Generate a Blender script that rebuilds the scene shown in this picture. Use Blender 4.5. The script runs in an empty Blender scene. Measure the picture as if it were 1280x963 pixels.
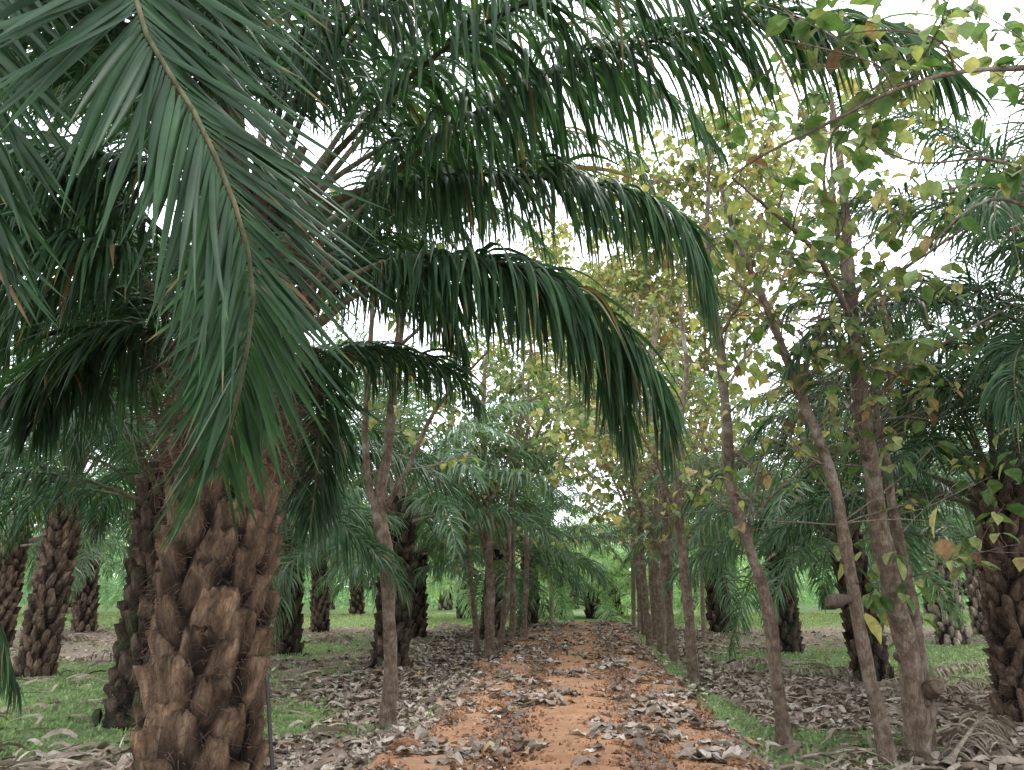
import bpy, math, random
import numpy as np
from mathutils import Vector, Matrix, noise
R = math.radians
rnd = random.Random(11)
rng = np.random.default_rng(11)
sc = bpy.context.scene
COL = sc.collection

# ------------------------------------------------------------------ camera
FPX = 967.0; PITCH = R(14.4); CH = 1.6
cd = bpy.data.cameras.new("camera"); cam = bpy.data.objects.new("camera", cd); COL.objects.link(cam)
cd.sensor_width = 36; cd.lens = 36*FPX/1280; cd.clip_end = 800; cd.clip_start = .05
cam.location = (0, 0, CH); cam.rotation_euler = (R(90)+PITCH, 0, 0)
sc.camera = cam
FW = Vector((0, math.cos(PITCH), math.sin(PITCH))); UP = Vector((0, -math.sin(PITCH), math.cos(PITCH))); CP = Vector((0, 0, CH))
def P(px, py, d):
    return CP + d*(FW + Vector(((px-640)/FPX, 0, 0)) + UP*((481.5-py)/FPX))
def G(px, py, z=-.35):
    r = FW + Vector(((px-640)/FPX, 0, 0)) + UP*((481.5-py)/FPX)
    return CP + r*((z-CH)/r.z)

# ------------------------------------------------------------------ light
SUN_EL, SUN_AZ = R(58), R(35)          # high, ahead and to the right of the view
w = bpy.data.worlds.new("World"); sc.world = w; w.use_nodes = True
nt = w.node_tree; nt.nodes.clear()
out = nt.nodes.new("ShaderNodeOutputWorld"); bg = nt.nodes.new("ShaderNodeBackground")
sky = nt.nodes.new("ShaderNodeTexSky"); sky.sky_type = 'NISHITA'; sky.sun_disc = False
sky.sun_elevation = SUN_EL; sky.sun_rotation = SUN_AZ; sky.dust_density = 3
tc = nt.nodes.new("ShaderNodeTexCoord"); nz = nt.nodes.new("ShaderNodeTexNoise"); nz.inputs["Scale"].default_value = 2.2; nz.inputs["Detail"].default_value = 6
mp = nt.nodes.new("ShaderNodeMapRange"); mp.inputs[1].default_value = .3; mp.inputs[2].default_value = .7; mp.inputs[3].default_value = .80; mp.inputs[4].default_value = .97
mx = nt.nodes.new("ShaderNodeMix"); mx.data_type = 'RGBA'
nt.links.new(tc.outputs["Generated"], nz.inputs["Vector"]); nt.links.new(nz.outputs["Fac"], mp.inputs[0])
nt.links.new(mp.outputs[0], mx.inputs["Factor"]); nt.links.new(sky.outputs[0], mx.inputs["A"])
mx.inputs["B"].default_value = (25, 26.5, 27.5, 1)      # bright cloud cover
nt.links.new(mx.outputs["Result"], bg.inputs["Color"]); bg.inputs["Strength"].default_value = .14
nt.links.new(bg.outputs[0], out.inputs[0])
sl = bpy.data.lights.new("sun", 'SUN'); so = bpy.data.objects.new("sun", sl); COL.objects.link(so)
sl.energy = 2.6; sl.angle = R(14); sl.color = (1, .96, .9)
sd = Vector((math.sin(SUN_AZ)*math.cos(SUN_EL), math.cos(SUN_AZ)*math.cos(SUN_EL), math.sin(SUN_EL)))
so.rotation_euler = sd.to_track_quat('Z', 'Y').to_euler(); so.location = (0, 0, 30)
sc.view_settings.view_transform = 'Standard'; sc.view_settings.look = 'None'; sc.view_settings.exposure = 0
sc.render.engine = 'CYCLES'
sc.cycles.max_bounces = 6; sc.cycles.diffuse_bounces = 4; sc.cycles.glossy_bounces = 2; sc.cycles.transmission_bounces = 4
sc.cycles.use_denoising = True; sc.cycles.sample_clamp_indirect = 8

# ------------------------------------------------------------------ materials
def mat(name):
    m = bpy.data.materials.new(name); m.use_nodes = True
    n = m.node_tree.nodes; b = n["Principled BSDF"]
    return m, n, m.node_tree.links, b
def ramp(n, stops):
    r = n.new("ShaderNodeValToRGB"); e = r.color_ramp.elements
    e[0].position, e[0].color = stops[0][0], (*stops[0][1], 1)
    e[1].position, e[1].color = stops[-1][0], (*stops[-1][1], 1)
    for p_, c in stops[1:-1]:
        k = e.new(p_); k.color = (*c, 1)
    return r
def attr(n, name="tint"):
    a = n.new("ShaderNodeAttribute"); a.attribute_name = name; return a
def noise_node(n, l, scale, detail=4, coord="Object", stretch=None, rough=.6):
    t = n.new("ShaderNodeTexCoord"); z = n.new("ShaderNodeTexNoise"); z.inputs["Scale"].default_value = scale
    z.inputs["Detail"].default_value = detail; z.inputs["Roughness"].default_value = rough
    if stretch:
        mpp = n.new("ShaderNodeMapping"); mpp.inputs["Scale"].default_value = stretch
        l.new(t.outputs[coord], mpp.inputs[0]); l.new(mpp.outputs[0], z.inputs["Vector"])
    else: l.new(t.outputs[coord], z.inputs["Vector"])
    return z
def mixc(n, l, fac, a, b, mode='MIX'):
    m = n.new("ShaderNodeMix"); m.data_type = 'RGBA'; m.blend_type = mode
    for key, v in (("Factor", fac), ("A", a), ("B", b)):
        if isinstance(v, (float, int)): m.inputs[key].default_value = v
        elif isinstance(v, tuple): m.inputs[key].default_value = (*v, 1)
        else: l.new(v, m.inputs[key])
    return m.outputs["Result"]
def add_bump(n, l, b, h, strength=.5, dist=.02):
    bp = n.new("ShaderNodeBump"); bp.inputs["Strength"].default_value = strength; bp.inputs["Distance"].default_value = dist
    l.new(h, bp.inputs["Height"]); l.new(bp.outputs[0], b.inputs["Normal"])

def leaf_mat(name, stops, rough=.38, trans=.3, spec=.5, scale=6, tcol=1.6):
    m, n, l, b = mat(name)
    r = ramp(n, stops); a = attr(n); l.new(a.outputs["Fac"], r.inputs[0])
    z = noise_node(n, l, scale, 3)
    zr = ramp(n, [(.3, (.6, .6, .6)), (.7, (1.25, 1.25, 1.25))]); l.new(z.outputs["Fac"], zr.inputs[0])
    c = mixc(n, l, 1.0, r.outputs[0], zr.outputs[0], 'MULTIPLY')
    l.new(c, b.inputs["Base Color"]); b.inputs["Roughness"].default_value = rough
    b.inputs["Specular IOR Level"].default_value = spec
    t = n.new("ShaderNodeBsdfTranslucent"); tc_ = mixc(n, l, 1.0, c, (tcol, tcol*1.1, tcol*.62), 'MULTIPLY'); l.new(tc_, t.inputs[0])
    ms = n.new("ShaderNodeMixShader"); ms.inputs[0].default_value = trans
    l.new(b.outputs[0], ms.inputs[1]); l.new(t.outputs[0], ms.inputs[2]); l.new(ms.outputs[0], n["Material Output"].inputs[0])
    return m
M = {}
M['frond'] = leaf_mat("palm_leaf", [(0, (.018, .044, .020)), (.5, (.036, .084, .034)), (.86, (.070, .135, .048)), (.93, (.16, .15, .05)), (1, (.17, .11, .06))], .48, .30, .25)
M['frond_mid_haze'] = leaf_mat("palm_leaf_mid_haze", [(0, (.045, .090, .048)), (.5, (.090, .170, .078)), (.9, (.16, .25, .10)), (1, (.18, .15, .07))], .42, .32)  # distance haze painted in: lighter green than the near fronds
M['frond_far_haze'] = leaf_mat("palm_leaf_far_haze", [(0, (.13, .22, .13)), (.6, (.22, .36, .20)), (1, (.33, .46, .25))], .5, .45)  # stronger haze painted into the leaf colour of the far rows
M['frond_sunlit'] = leaf_mat("palm_leaf_sunlit", [(0, (.16, .25, .13)), (.6, (.30, .43, .21)), (1, (.46, .57, .32))], .5, .45)  # sunlight painted into the colour for palms past the path's end
M['teak_leaf'] = leaf_mat("broad_leaf", [(0, (.05, .10, .035)), (.35, (.10, .17, .05)), (.6, (.23, .26, .10)), (.8, (.38, .34, .13)), (.93, (.30, .19, .09)), (1, (.16, .09, .05))], .6, .36, .25, 14, 1.25)
M['grass'] = leaf_mat("grass_blade", [(0, (.10, .15, .07)), (.5, (.18, .25, .125)), (.85, (.27, .34, .19)), (1, (.24, .22, .12))], .6, .35, .2, 3)
M['dead_leaf'] = leaf_mat("dead_leaf", [(0, (.065, .045, .036)), (.3, (.14, .10, .078)), (.6, (.26, .205, .17)), (.86, (.41, .355, .315)), (.95, (.30, .17, .09)), (1, (.36, .24, .12))], .75, .12, .25, 18, 1.1)
M['dry_frond'] = leaf_mat("dry_frond", [(0, (.10, .07, .05)), (.5, (.24, .18, .145)), (1, (.42, .36, .30))], .8, .1, .2, 9, 1.1)

def bark_mat(name, dark, mid, light, scale=8, stretch=(1, 1, .25), bump=.6, moss=None):
    m, n, l, b = mat(name)
    z = noise_node(n, l, scale, 8, stretch=stretch, rough=.65)
    r = ramp(n, [(.28, dark), (.5, mid), (.75, light)]); l.new(z.outputs["Fac"], r.inputs[0])
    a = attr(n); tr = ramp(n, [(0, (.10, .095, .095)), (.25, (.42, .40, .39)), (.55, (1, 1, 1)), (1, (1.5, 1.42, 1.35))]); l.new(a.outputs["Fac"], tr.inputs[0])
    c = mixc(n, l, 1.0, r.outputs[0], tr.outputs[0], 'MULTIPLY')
    if moss:
        z2 = noise_node(n, l, 2.3, 6); r2 = ramp(n, [(.52, (0, 0, 0)), (.68, (1, 1, 1))]); l.new(z2.outputs["Fac"], r2.inputs[0])
        c = mixc(n, l, r2.outputs[0], c, moss)
    b.inputs["Roughness"].default_value = .9; b.inputs["Specular IOR Level"].default_value = .2
    z4 = noise_node(n, l, scale*6, 5, stretch=(1, 1, .22), rough=.75); r4 = ramp(n, [(.34, (.42, .40, .38)), (.55, (1, 1, 1)), (.75, (1.45, 1.42, 1.38))]); l.new(z4.outputs["Fac"], r4.inputs[0])
    l.new(mixc(n, l, .85, c, r4.outputs[0], 'MULTIPLY'), b.inputs["Base Color"])
    z3 = noise_node(n, l, scale*5, 8, stretch=stretch, rough=.75)
    add_bump(n, l, b, z3.outputs["Fac"], bump, .02)
    return m
M['palm_bark'] = bark_mat("palm_bark", (.022, .015, .010), (.118, .077, .049), (.28, .195, .13), 9, (1, 1, .3), .9)
M['palm_bark_dark'] = bark_mat("palm_bark_dark", (.018, .014, .012), (.07, .048, .036), (.18, .13, .09), 7, (1, 1, .4), .9, (.035, .055, .02))
M['palm_bark_mid'] = bark_mat("palm_bark_mid", (.035, .024, .018), (.125, .085, .062), (.27, .20, .15), 7, (1, 1, .4), .9)
M['palm_bark_pale'] = bark_mat("palm_bark_pale", (.10, .07, .05), (.26, .21, .17), (.46, .41, .35), 6, (1, 1, .4), .9)
M['petiole'] = bark_mat("petiole", (.035, .04, .022), (.085, .085, .05), (.16, .14, .09), 6, (1, 1, 1), .3)
M['petiole_old'] = bark_mat("petiole_old", (.08, .06, .045), (.22, .18, .14), (.38, .33, .27), 6, (1, 1, 1), .3)
M['fibre'] = bark_mat("fibre", (.035, .02, .015), (.10, .060, .044), (.22, .15, .11), 20, (1, 1, 1), .2)
M['teak_bark'] = bark_mat("smooth_bark", (.078, .052, .037), (.178, .127, .094), (.34, .27, .21), 10, (1, 1, .8), 1.0, (.33, .29, .24))
M['teak_bark_pale'] = bark_mat("pale_bark", (.16, .12, .09), (.28, .22, .17), (.42, .35, .28), 7, (1, 1, .35), .7)
M['twig'] = bark_mat("twig", (.09, .065, .05), (.19, .15, .12), (.33, .28, .24), 12, (1, 1, 1), .3)
M['clay'] = bark_mat("clay", (.10, .05, .028), (.24, .125, .07), (.38, .23, .14), 9, (1, 1, 1), 1.0)
M['wood'] = bark_mat("cut_wood", (.12, .085, .06), (.26, .19, .14), (.42, .34, .27), 14, (1, 1, 1), .5)

def simple(name, col, rough=.6):
    m, n, l, b = mat(name)
    z = noise_node(n, l, 12, 4); r = ramp(n, [(.3, tuple(c*.7 for c in col)), (.7, tuple(c*1.2 for c in col))])
    l.new(z.outputs["Fac"], r.inputs[0]); l.new(r.outputs[0], b.inputs["Base Color"]); b.inputs["Roughness"].default_value = rough
    return m
M['black'] = simple("black_pole_paint", (.012, .012, .013), .5)
M['plastic'] = simple("green_plastic", (.05, .55, .36), .35)

# ground: litter / green / bare earth
m, n, l, b = mat("ground_cover"); M['ground'] = m
g = attr(n, "green"); z1 = noise_node(n, l, 14, 8, rough=.75); z2 = noise_node(n, l, 1.1, 5); z3 = noise_node(n, l, 60, 5, rough=.7)
litter = ramp(n, [(.28, (.05, .036, .028)), (.45, (.14, .10, .08)), (.6, (.24, .185, .155)), (.78, (.36, .30, .26))]); l.new(z1.outputs["Fac"], litter.inputs[0])
gr = ramp(n, [(.3, (.065, .085, .04)), (.5, (.13, .18, .075)), (.75, (.20, .25, .12))]); l.new(z1.outputs["Fac"], gr.inputs[0])
ma = n.new("ShaderNodeMath"); ma.operation = 'ADD'; mb_ = n.new("ShaderNodeMath"); mb_.operation = 'MULTIPLY_ADD'
l.new(z2.outputs["Fac"], mb_.inputs[0]); mb_.inputs[1].default_value = .9; mb_.inputs[2].default_value = -.45
l.new(g.outputs["Fac"], ma.inputs[0]); l.new(mb_.outputs[0], ma.inputs[1])
gs = n.new("ShaderNodeMapRange"); gs.inputs[1].default_value = .4; gs.inputs[2].default_value = .62; l.new(ma.outputs[0], gs.inputs[0])
c = mixc(n, l, gs.outputs[0], litter.outputs[0], gr.outputs[0]); l.new(c, b.inputs["Base Color"]); b.inputs["Roughness"].default_value = .95
b.inputs["Specular IOR Level"].default_value = .15
add_bump(n, l, b, z3.outputs["Fac"], .8, .03)
# path: orange laterite with grit
m, n, l, b = mat("laterite"); M['path'] = m
z1 = noise_node(n, l, 3.2, 8, rough=.7); z2 = noise_node(n, l, 70, 6, rough=.8); z3 = noise_node(n, l, .9, 4)
r1 = ramp(n, [(.25, (.17, .082, .044)), (.5, (.29, .155, .088)), (.75, (.39, .24, .155))]); l.new(z1.outputs["Fac"], r1.inputs[0])
r2 = ramp(n, [(.3, (.42, .40, .38)), (.5, (1, 1, 1)), (.72, (1.55, 1.45, 1.35))]); l.new(z2.outputs["Fac"], r2.inputs[0])
c = mixc(n, l, .85, r1.outputs[0], r2.outputs[0], 'MULTIPLY')
r3 = ramp(n, [(.45, (0, 0, 0)), (.7, (.55, .55, .55))]); l.new(z3.outputs["Fac"], r3.inputs[0])
c = mixc(n, l, r3.outputs[0], c, (.26, .155, .10)); l.new(c, b.inputs["Base Color"]); b.inputs["Roughness"].default_value = .95
b.inputs["Specular IOR Level"].default_value = .15
add_bump(n, l, b, z2.outputs["Fac"], 1.0, .012)

# ------------------------------------------------------------------ mesh collecting
class MB:
    def __init__(s): s.v = []; s.f = []; s.t = []; s.m = []; s.n = 0; s.groups = []
    def add(s, verts, faces, tint=.5, mi=0):
        verts = np.asarray(verts, dtype=np.float32).reshape(-1, 3); faces = np.asarray(faces, dtype=np.int64)
        s.v.append(verts); s.groups.append((faces + s.n, mi)); s.n += len(verts)
        s.t.append(np.broadcast_to(np.asarray(tint, dtype=np.float32), (len(verts),)).copy())
    def mesh(s, name, mats, smooth=True):
        me = bpy.data.meshes.new(name)
        if not s.v: return me
        V = np.concatenate(s.v); T = np.concatenate(s.t)
        loops, starts, mis = [], [], []; k = 0
        for F, mi in s.groups:
            if len(F) == 0: continue
            w_ = F.shape[1]; loops.append(F.ravel()); starts.append(k + np.arange(len(F))*w_); k += F.size
            mis.append(np.full(len(F), mi))
        L = np.concatenate(loops); S = np.concatenate(starts); MI = np.concatenate(mis)
        me.vertices.add(len(V)); me.vertices.foreach_set("co", V.ravel())
        me.loops.add(len(L)); me.loops.foreach_set("vertex_index", L.astype(np.int32))
        me.polygons.add(len(S)); me.polygons.foreach_set("loop_start", S.astype(np.int32))
        me.update(calc_edges=True)
        me.polygons.foreach_set("material_index", MI.astype(np.int32))
        me.polygons.foreach_set("use_smooth", np.full(len(S), smooth))
        a = me.attributes.new("tint", 'FLOAT', 'POINT'); a.data.foreach_set("value", T)
        for q in mats: me.materials.append(q)
        me.validate(); me.update()
        return me
def link(name, me, parent=None, loc=None):
    o = bpy.data.objects.new(name, me); COL.objects.link(o)
    if parent is not None: o.parent = parent
    if loc is not None: o.location = loc
    return o
def tag(o, label=None, cat=None, group=None, kind=None):
    if label: o["label"] = label
    if cat: o["category"] = cat
    if group: o["group"] = group
    if kind: o["kind"] = kind
    return o
def thing(name, label, cat, loc=(0, 0, 0), group=None):
    o = bpy.data.objects.new(name, None); COL.objects.link(o); o.location = loc; o.empty_display_size = .2
    return tag(o, label, cat, group)

def nrm(a): return a/np.maximum(np.linalg.norm(a, axis=-1, keepdims=True), 1e-9)
def spline(pts, n):
    """Catmull-Rom through pts, resampled to n even steps."""
    p = np.array([tuple(q) for q in pts], float); p = np.vstack([2*p[0]-p[1], p, 2*p[-1]-p[-2]])
    o = []
    for i in range(1, len(p)-2):
        t = np.linspace(0, 1, 14, endpoint=False)[:, None]
        a, b_, c_, d = p[i-1], p[i], p[i+1], p[i+2]
        o.append(.5*((2*b_)+(-a+c_)*t+(2*a-5*b_+4*c_-d)*t**2+(-a+3*b_-3*c_+d)*t**3))
    o = np.vstack(o+[p[-2][None]])
    s = np.r_[0, np.cumsum(np.linalg.norm(np.diff(o, axis=0), axis=1))]
    u = np.linspace(0, s[-1], n)
    return np.stack([np.interp(u, s, o[:, k]) for k in range(3)], 1), s[-1]
def frames(c, side0=None):
    T = nrm(np.gradient(c, axis=0)); S = np.zeros_like(T)
    s = np.cross(T[0], (0, 0, 1.)) if side0 is None else np.array(side0, float)
    if np.linalg.norm(s) < 1e-3: s = np.array((1., 0, 0))
    for i in range(len(T)):
        s = s - T[i]*np.dot(s, T[i]); s /= max(np.linalg.norm(s), 1e-9); S[i] = s
    return T, S, nrm(np.cross(S, T))
def tube(mb, c, rad, sides=8, tint=.5, mi=0, flat=1.0, rough=0, seed=0, cap=True, side0=None):
    c = np.asarray(c, float); n_ = len(c); rad = np.broadcast_to(np.asarray(rad, float), (n_,))
    T, S, N = frames(c, side0); a = np.linspace(0, 2*np.pi, sides, endpoint=False)
    rr = np.ones((n_, sides))
    if rough:
        for i in range(n_):
            for j in range(sides):
                rr[i, j] = 1+rough*noise.noise(Vector((c[i, 0]*4+math.cos(a[j])*.9+seed, c[i, 1]*4+math.sin(a[j])*.9, c[i, 2]*3.2)))
    V = c[:, None, :]+(rad[:, None]*rr)[..., None]*(np.cos(a)[None, :, None]*S[:, None, :]+np.sin(a)[None, :, None]*N[:, None, :]*flat)
    i, j = np.meshgrid(np.arange(n_-1), np.arange(sides), indexing='ij'); j2 = (j+1) % sides
    F = np.stack([i*sides+j, i*sides+j2, (i+1)*sides+j2, (i+1)*sides+j], -1).reshape(-1, 4)
    if np.ndim(tint) == 1: tint = np.repeat(np.asarray(tint), sides)
    mb.add(V.reshape(-1, 3), F, tint, mi)
    if cap:
        if np.ndim(tint): tint = float(tint[-1])
        base = V[-1]; cen = base.mean(0, keepdims=True)
        vv = np.vstack([base, cen]); jj = np.arange(sides)
        mb.add(vv, np.stack([jj, (jj+1) % sides, np.full(sides, sides)], 1), tint, mi)

# ------------------------------------------------------------------ palm fronds
def frond_geo(curve, length, pairs, L, W, segs, seed, start=.2, droop=.28, fluff=1.0, side0=None, tintb=.45, thick=.03, mb=None, rb=None, sides=7, wob=1.0, stiff=0.0, angs=1.0, roll=0.0):
    r = np.random.default_rng(seed); mb = mb or MB(); rb = rb or MB()
    n_ = len(curve); T, S, N = frames(curve, side0)
    if roll: S, N = S*math.cos(roll)+N*math.sin(roll), N*math.cos(roll)-S*math.sin(roll)
    u = np.linspace(0, 1, n_)
    rad = thick*(1-.9*u**.7)+.003; rad = rad*(1+1.6*np.exp(-u*14))
    tube(rb, curve, rad, sides, .5+.2*np.sin(u*9), 0, .7)
    K = pairs*2
    s = start+(1-start)*(np.repeat(np.arange(pairs), 2)+r.uniform(-.3, .3, K)+.5)/pairs
    s = np.clip(s, start, .998); sg = np.tile([1., -1.], pairs)
    ix = s*(n_-1); i0 = np.minimum(ix.astype(int), n_-2); f = (ix-i0)[:, None]
    p = curve[i0]*(1-f)+curve[i0+1]*f; t = nrm(T[i0]*(1-f)+T[i0+1]*f); sd_ = nrm(S[i0]*(1-f)+S[i0+1]*f); nn = nrm(N[i0]*(1-f)+N[i0+1]*f)
    q = (s-start)/(1-start)
    ln = L*np.interp(q, [0, .08, .3, .6, .85, 1], [.35, .7, 1, .95, .62, .38])*r.uniform(.80, 1.08, K)*np.where(r.random(K) < .06, r.uniform(.25, .7, K), 1)
    ang = np.interp(q, [0, .3, .8, 1], [R(78), R(62), R(42), R(18)])*angs+r.normal(0, R(6), K)*fluff
    lf1 = np.interp(s, np.linspace(0, 1, 14), r.normal(0, 1, 14)); lf2 = np.interp(s, np.linspace(0, 1, 18), r.normal(0, 1, 18)); ang = ang+lf1*.10*fluff
    el = lf2*.22*fluff+r.choice([R(32), R(6), R(-20)], K)*fluff+r.normal(0, R(6), K)
    d = nrm(sd_*(sg*np.sin(ang)*np.cos(el))[:, None]+t*np.cos(ang)[:, None]+nn*(np.sin(ang)*np.sin(el))[:, None])
    wd = nrm(t-d*(t*d).sum(1, keepdims=True)); bn = nrm(np.cross(d, wd)); tw = r.normal(0, .75 if fluff > .8 else .3, K)[:, None]
    wd = wd*np.cos(tw)+bn*np.sin(tw)
    wid = (W*.82)*np.interp(q, [0, .15, .7, 1], [.55, 1, .9, .5])*r.uniform(.8, 1.15, K)
    g = droop*r.uniform(.45, 1.5, K)*np.where(r.random(K) < .06, 2.6, 1)
    prof = np.interp(np.linspace(0, 1, segs+1), [0, .12, .4, .75, 1], [.35, .85, 1, .6, .05])
    cols = 3 if segs > 3 else 2
    V = np.zeros((K, segs+1, cols, 3)); pos = p+sd_*(sg*.01)[:, None]
    wobd = r.normal(0, .022, (K, 3))*wob
    for k in range(segs+1):
        h = (wid*prof[k]*.5)[:, None]
        if cols == 3:
            nb = nrm(np.cross(d, wd)); nb = nb*np.where(nb[:, 2:3] < 0, -1, 1)
            V[:, k, 0] = pos-wd*h-nb*h*.45; V[:, k, 1] = pos+nb*h*.1; V[:, k, 2] = pos+wd*h-nb*h*.45
        else:
            V[:, k, 0] = pos-wd*h; V[:, k, 1] = pos+wd*h
        pos = pos+d*(ln/segs)[:, None]
        d = d+np.array((0, 0, -1.))*(g*(5./segs)*(1.45-1.1*k/segs)*(1-stiff))[:, None]+wobd
        d = nrm(d); wd = nrm(wd-d*(wd*d).sum(1, keepdims=True))
    tint = np.clip(tintb+r.normal(0, .17, K), 0, .88); tint = np.where(r.random(K) < .02, r.uniform(.9, 1, K), tint)
    tt = np.repeat(tint, (segs+1)*cols).reshape(K, segs+1, cols).copy()
    if cols == 3: tt[:, :, 1] += .10
    br = r.random(K) < .22; tt[br, -1] = .97; tt[r.random(K) < .05, -2:] = .95; tt = tt.ravel()
    base = np.arange(K)[:, None, None]*(segs+1)*cols; kk = np.arange(segs)[None, :, None]; cc = np.arange(cols-1)[None, None, :]
    a = base+kk*cols+cc
    F = np.stack([a, a+1, a+cols+1, a+cols], -1).reshape(-1, 4)
    mb.add(V.reshape(-1, 3), F, tt, 0)
    return mb, rb

def boots(mb, h, r0, r1, seed, dz=.028, bw=.27, bh=1.0, flare=.25, sec=5, colsn=7, rough=.012, z0=.0, rag=.012, taper=1., outs=1.):
    """a palm trunk: rough core with spirally set stumps of cut leaf bases"""
    r = random.Random(seed)
    def rad(z):
        t = z/h; return r0+(r1-r0)*t+flare*math.exp(-z*2.2)*r0
    zz = np.linspace(-.35, h+.3, 26); rr = [rad(max(z, 0)) for z in zz]
    tube(mb, np.array([(0, 0, z) for z in zz]), np.array(rr)*.93, 20, .02, 0, 1, .12, seed, side0=(1, 0, 0))  # near-black core tint paints shade into the gaps between stumps
    n_ = int((h-z0)/dz)
    for k in range(n_):
        z = z0+k*dz+r.uniform(-.03, .03); a = k*2.39996+r.uniform(-.14, .14)
        ro = rad(max(z, 0)); er = Vector((math.cos(a), math.sin(a), 0)); et = Vector((-math.sin(a), math.cos(a), 0))
        w_ = bw*r.uniform(.75, 1.2); sc_ = bh*r.uniform(.8, 1.25); outw = r.uniform(.65, 1.3)*outs; skew = r.uniform(-.22, .22)
        tint = r.uniform(.25, .85); lowd = .55+.45*min(1, z/1.0)
        S_ = [(-.19, .98, -.01), (-.10, 1.04, .035), (.02, 1.0, .075), (.12, .9, .115), (.175, .78, .13)]
        S_ = S_[:sec]; vs, ts = [], []
        for si, (v, ww, o_) in enumerate(S_):
            for j in range(colsn):
                u_ = -1+2*j/(colsn-1); edge = max(0, 1-abs(u_)**4)**.6
                nn = -.035+(o_*outw*lowd+.035)*edge
                q = er*(ro+nn)+et*(u_*w_*.5*ww*(1-(1-taper)*max(0, si-1)/3))+Vector((0, 0, z+v*sc_))+et*(skew*v)
                if si >= 3: q += Vector((0, 0, r.uniform(-1, .8)*rag*(1 if si == 4 else .3)))+er*r.uniform(-.4, .4)*rag
                q += er*noise.noise(Vector((q.x*34, q.y*34, q.z*5)))*rough*.9
                q += Vector((noise.noise(q*9), noise.noise(q*9+Vector((7, 1, 3))), noise.noise(q*7+Vector((2, 8, 5)))))*rough*2
                vs.append(q); ts.append(tint+.35*noise.noise(q*16)-.45*(si == 0)-.15*(si == 1)+.12*(si >= 3)-.4*max(0, abs(u_)-.75)/.25)  # tint darkened at the foot and side edges as painted gap shade
        o_ = S_[-1][2]                                   # the cut face, tipping back to the trunk
        for j in range(colsn):
            u_ = -1+2*j/(colsn-1)
            q = er*(ro-.02)+et*(u_*w_*.42*S_[-1][1]*taper)+Vector((0, 0, z+(S_[-1][0]+.03)*sc_))+et*(skew*.16)
            q += Vector((noise.noise(q*12), noise.noise(q*12+Vector((7, 1, 3))), noise.noise(q*12)))*rough*2
            vs.append(q); ts.append(tint*.2)  # dark back edge continues the painted gap shade
        ns = len(S_)+1
        F = [(i*colsn+j, i*colsn+j+1, (i+1)*colsn+j+1, (i+1)*colsn+j) for i in range(ns-1) for j in range(colsn-1)]
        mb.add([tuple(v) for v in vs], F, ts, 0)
    return rad

def fibres(mb, rad, h, cnt, seed, ln=(.06, .2), r_=.0022, zmin=0, upbias=0.):
    r = random.Random(seed)
    for k in range(cnt):
        z = r.uniform(zmin, h); a = r.uniform(0, 2*math.pi); ro = rad(z)+r.uniform(.0, .09)
        p = Vector((math.cos(a)*ro, math.sin(a)*ro, z)); d = Vector((math.cos(a), math.sin(a), 0))*r.uniform(.1, .8)+Vector((-math.sin(a), math.cos(a), 0))*r.uniform(-1, 1)+Vector((0, 0, r.uniform(-.9, .6)+upbias))
        d.normalize(); pts = [p]; L_ = r.uniform(*ln); cu = Vector((r.uniform(-1, 1), r.uniform(-1, 1), r.uniform(-1.2, .3)))*.4
        for i in range(4):
            pts.append(pts[-1]+d*L_/4); d = (d+cu).normalized()
        tube(mb, np.array([tuple(q) for q in pts]), [r_*1.3, r_*1.2, r_, r_*.7, r_*.3], 3, r.uniform(.3, 1), 0, cap=False)

def arc(el0, bend, L, n_=26, yaw=0., pw=1.35):
    """a frond midrib in local space, growing along +X"""
    s = np.linspace(0, 1, n_); th = R(el0)-R(bend)*s**pw; dl = L/(n_-1)
    x = np.cumsum(np.cos(th))*dl; z = np.cumsum(np.sin(th))*dl; y = R(yaw)*x*s
    return np.stack([x-x[0], y, z-z[0]], 1)

# variants shared by every palm behind the front one
SHAPES = [(84, 50, 5.2), (76, 66, 5.4), (68, 80, 5.5), (60, 90, 5.6), (50, 92, 5.5), (40, 88, 5.3), (29, 80, 5.0), (16, 70, 4.5)]
def variants(nm, pairs, segs, W, mats, L=.95, sub=2, thick=.034, sides=5, droop=.3):
    outl = []
    for si, (e, bd, ll) in enumerate(SHAPES):
        row = []
        for q in range(sub):
            mb, rb = MB(), MB()
            frond_geo(arc(e, bd, ll*rnd.uniform(.92, 1.06), 22, rnd.uniform(-9, 9)), ll, pairs, L, W, segs, 100+si*7+q, .22, droop, 1.1, tintb=.42-.03*si+.06*q, thick=thick, mb=mb, rb=rb, sides=sides, roll=rnd.uniform(-.35, .35))
            # one mesh: leaflets in slot 0, midrib in slot 1
            for F, mi in rb.groups: mb.groups.append((F+mb.n, 1))
            mb.v += rb.v; mb.t += rb.t; mb.n += rb.n
            row.append(mb.mesh(nm, mats))
        outl.append(row)
    return outl
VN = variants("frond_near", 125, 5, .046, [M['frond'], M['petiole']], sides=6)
VM = variants("frond_mid_haze", 85, 3, .066, [M['frond_mid_haze'], M['petiole_old']])
VB = variants("frond_sunlit", 60, 3, .075, [M['frond_sunlit'], M['petiole_old']], 1.0, 1, .04, 4)
VF = variants("frond_far_haze", 44, 2, .11, [M['frond_far_haze'], M['petiole_old']], 1.0, 1, .04, 4)

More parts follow.
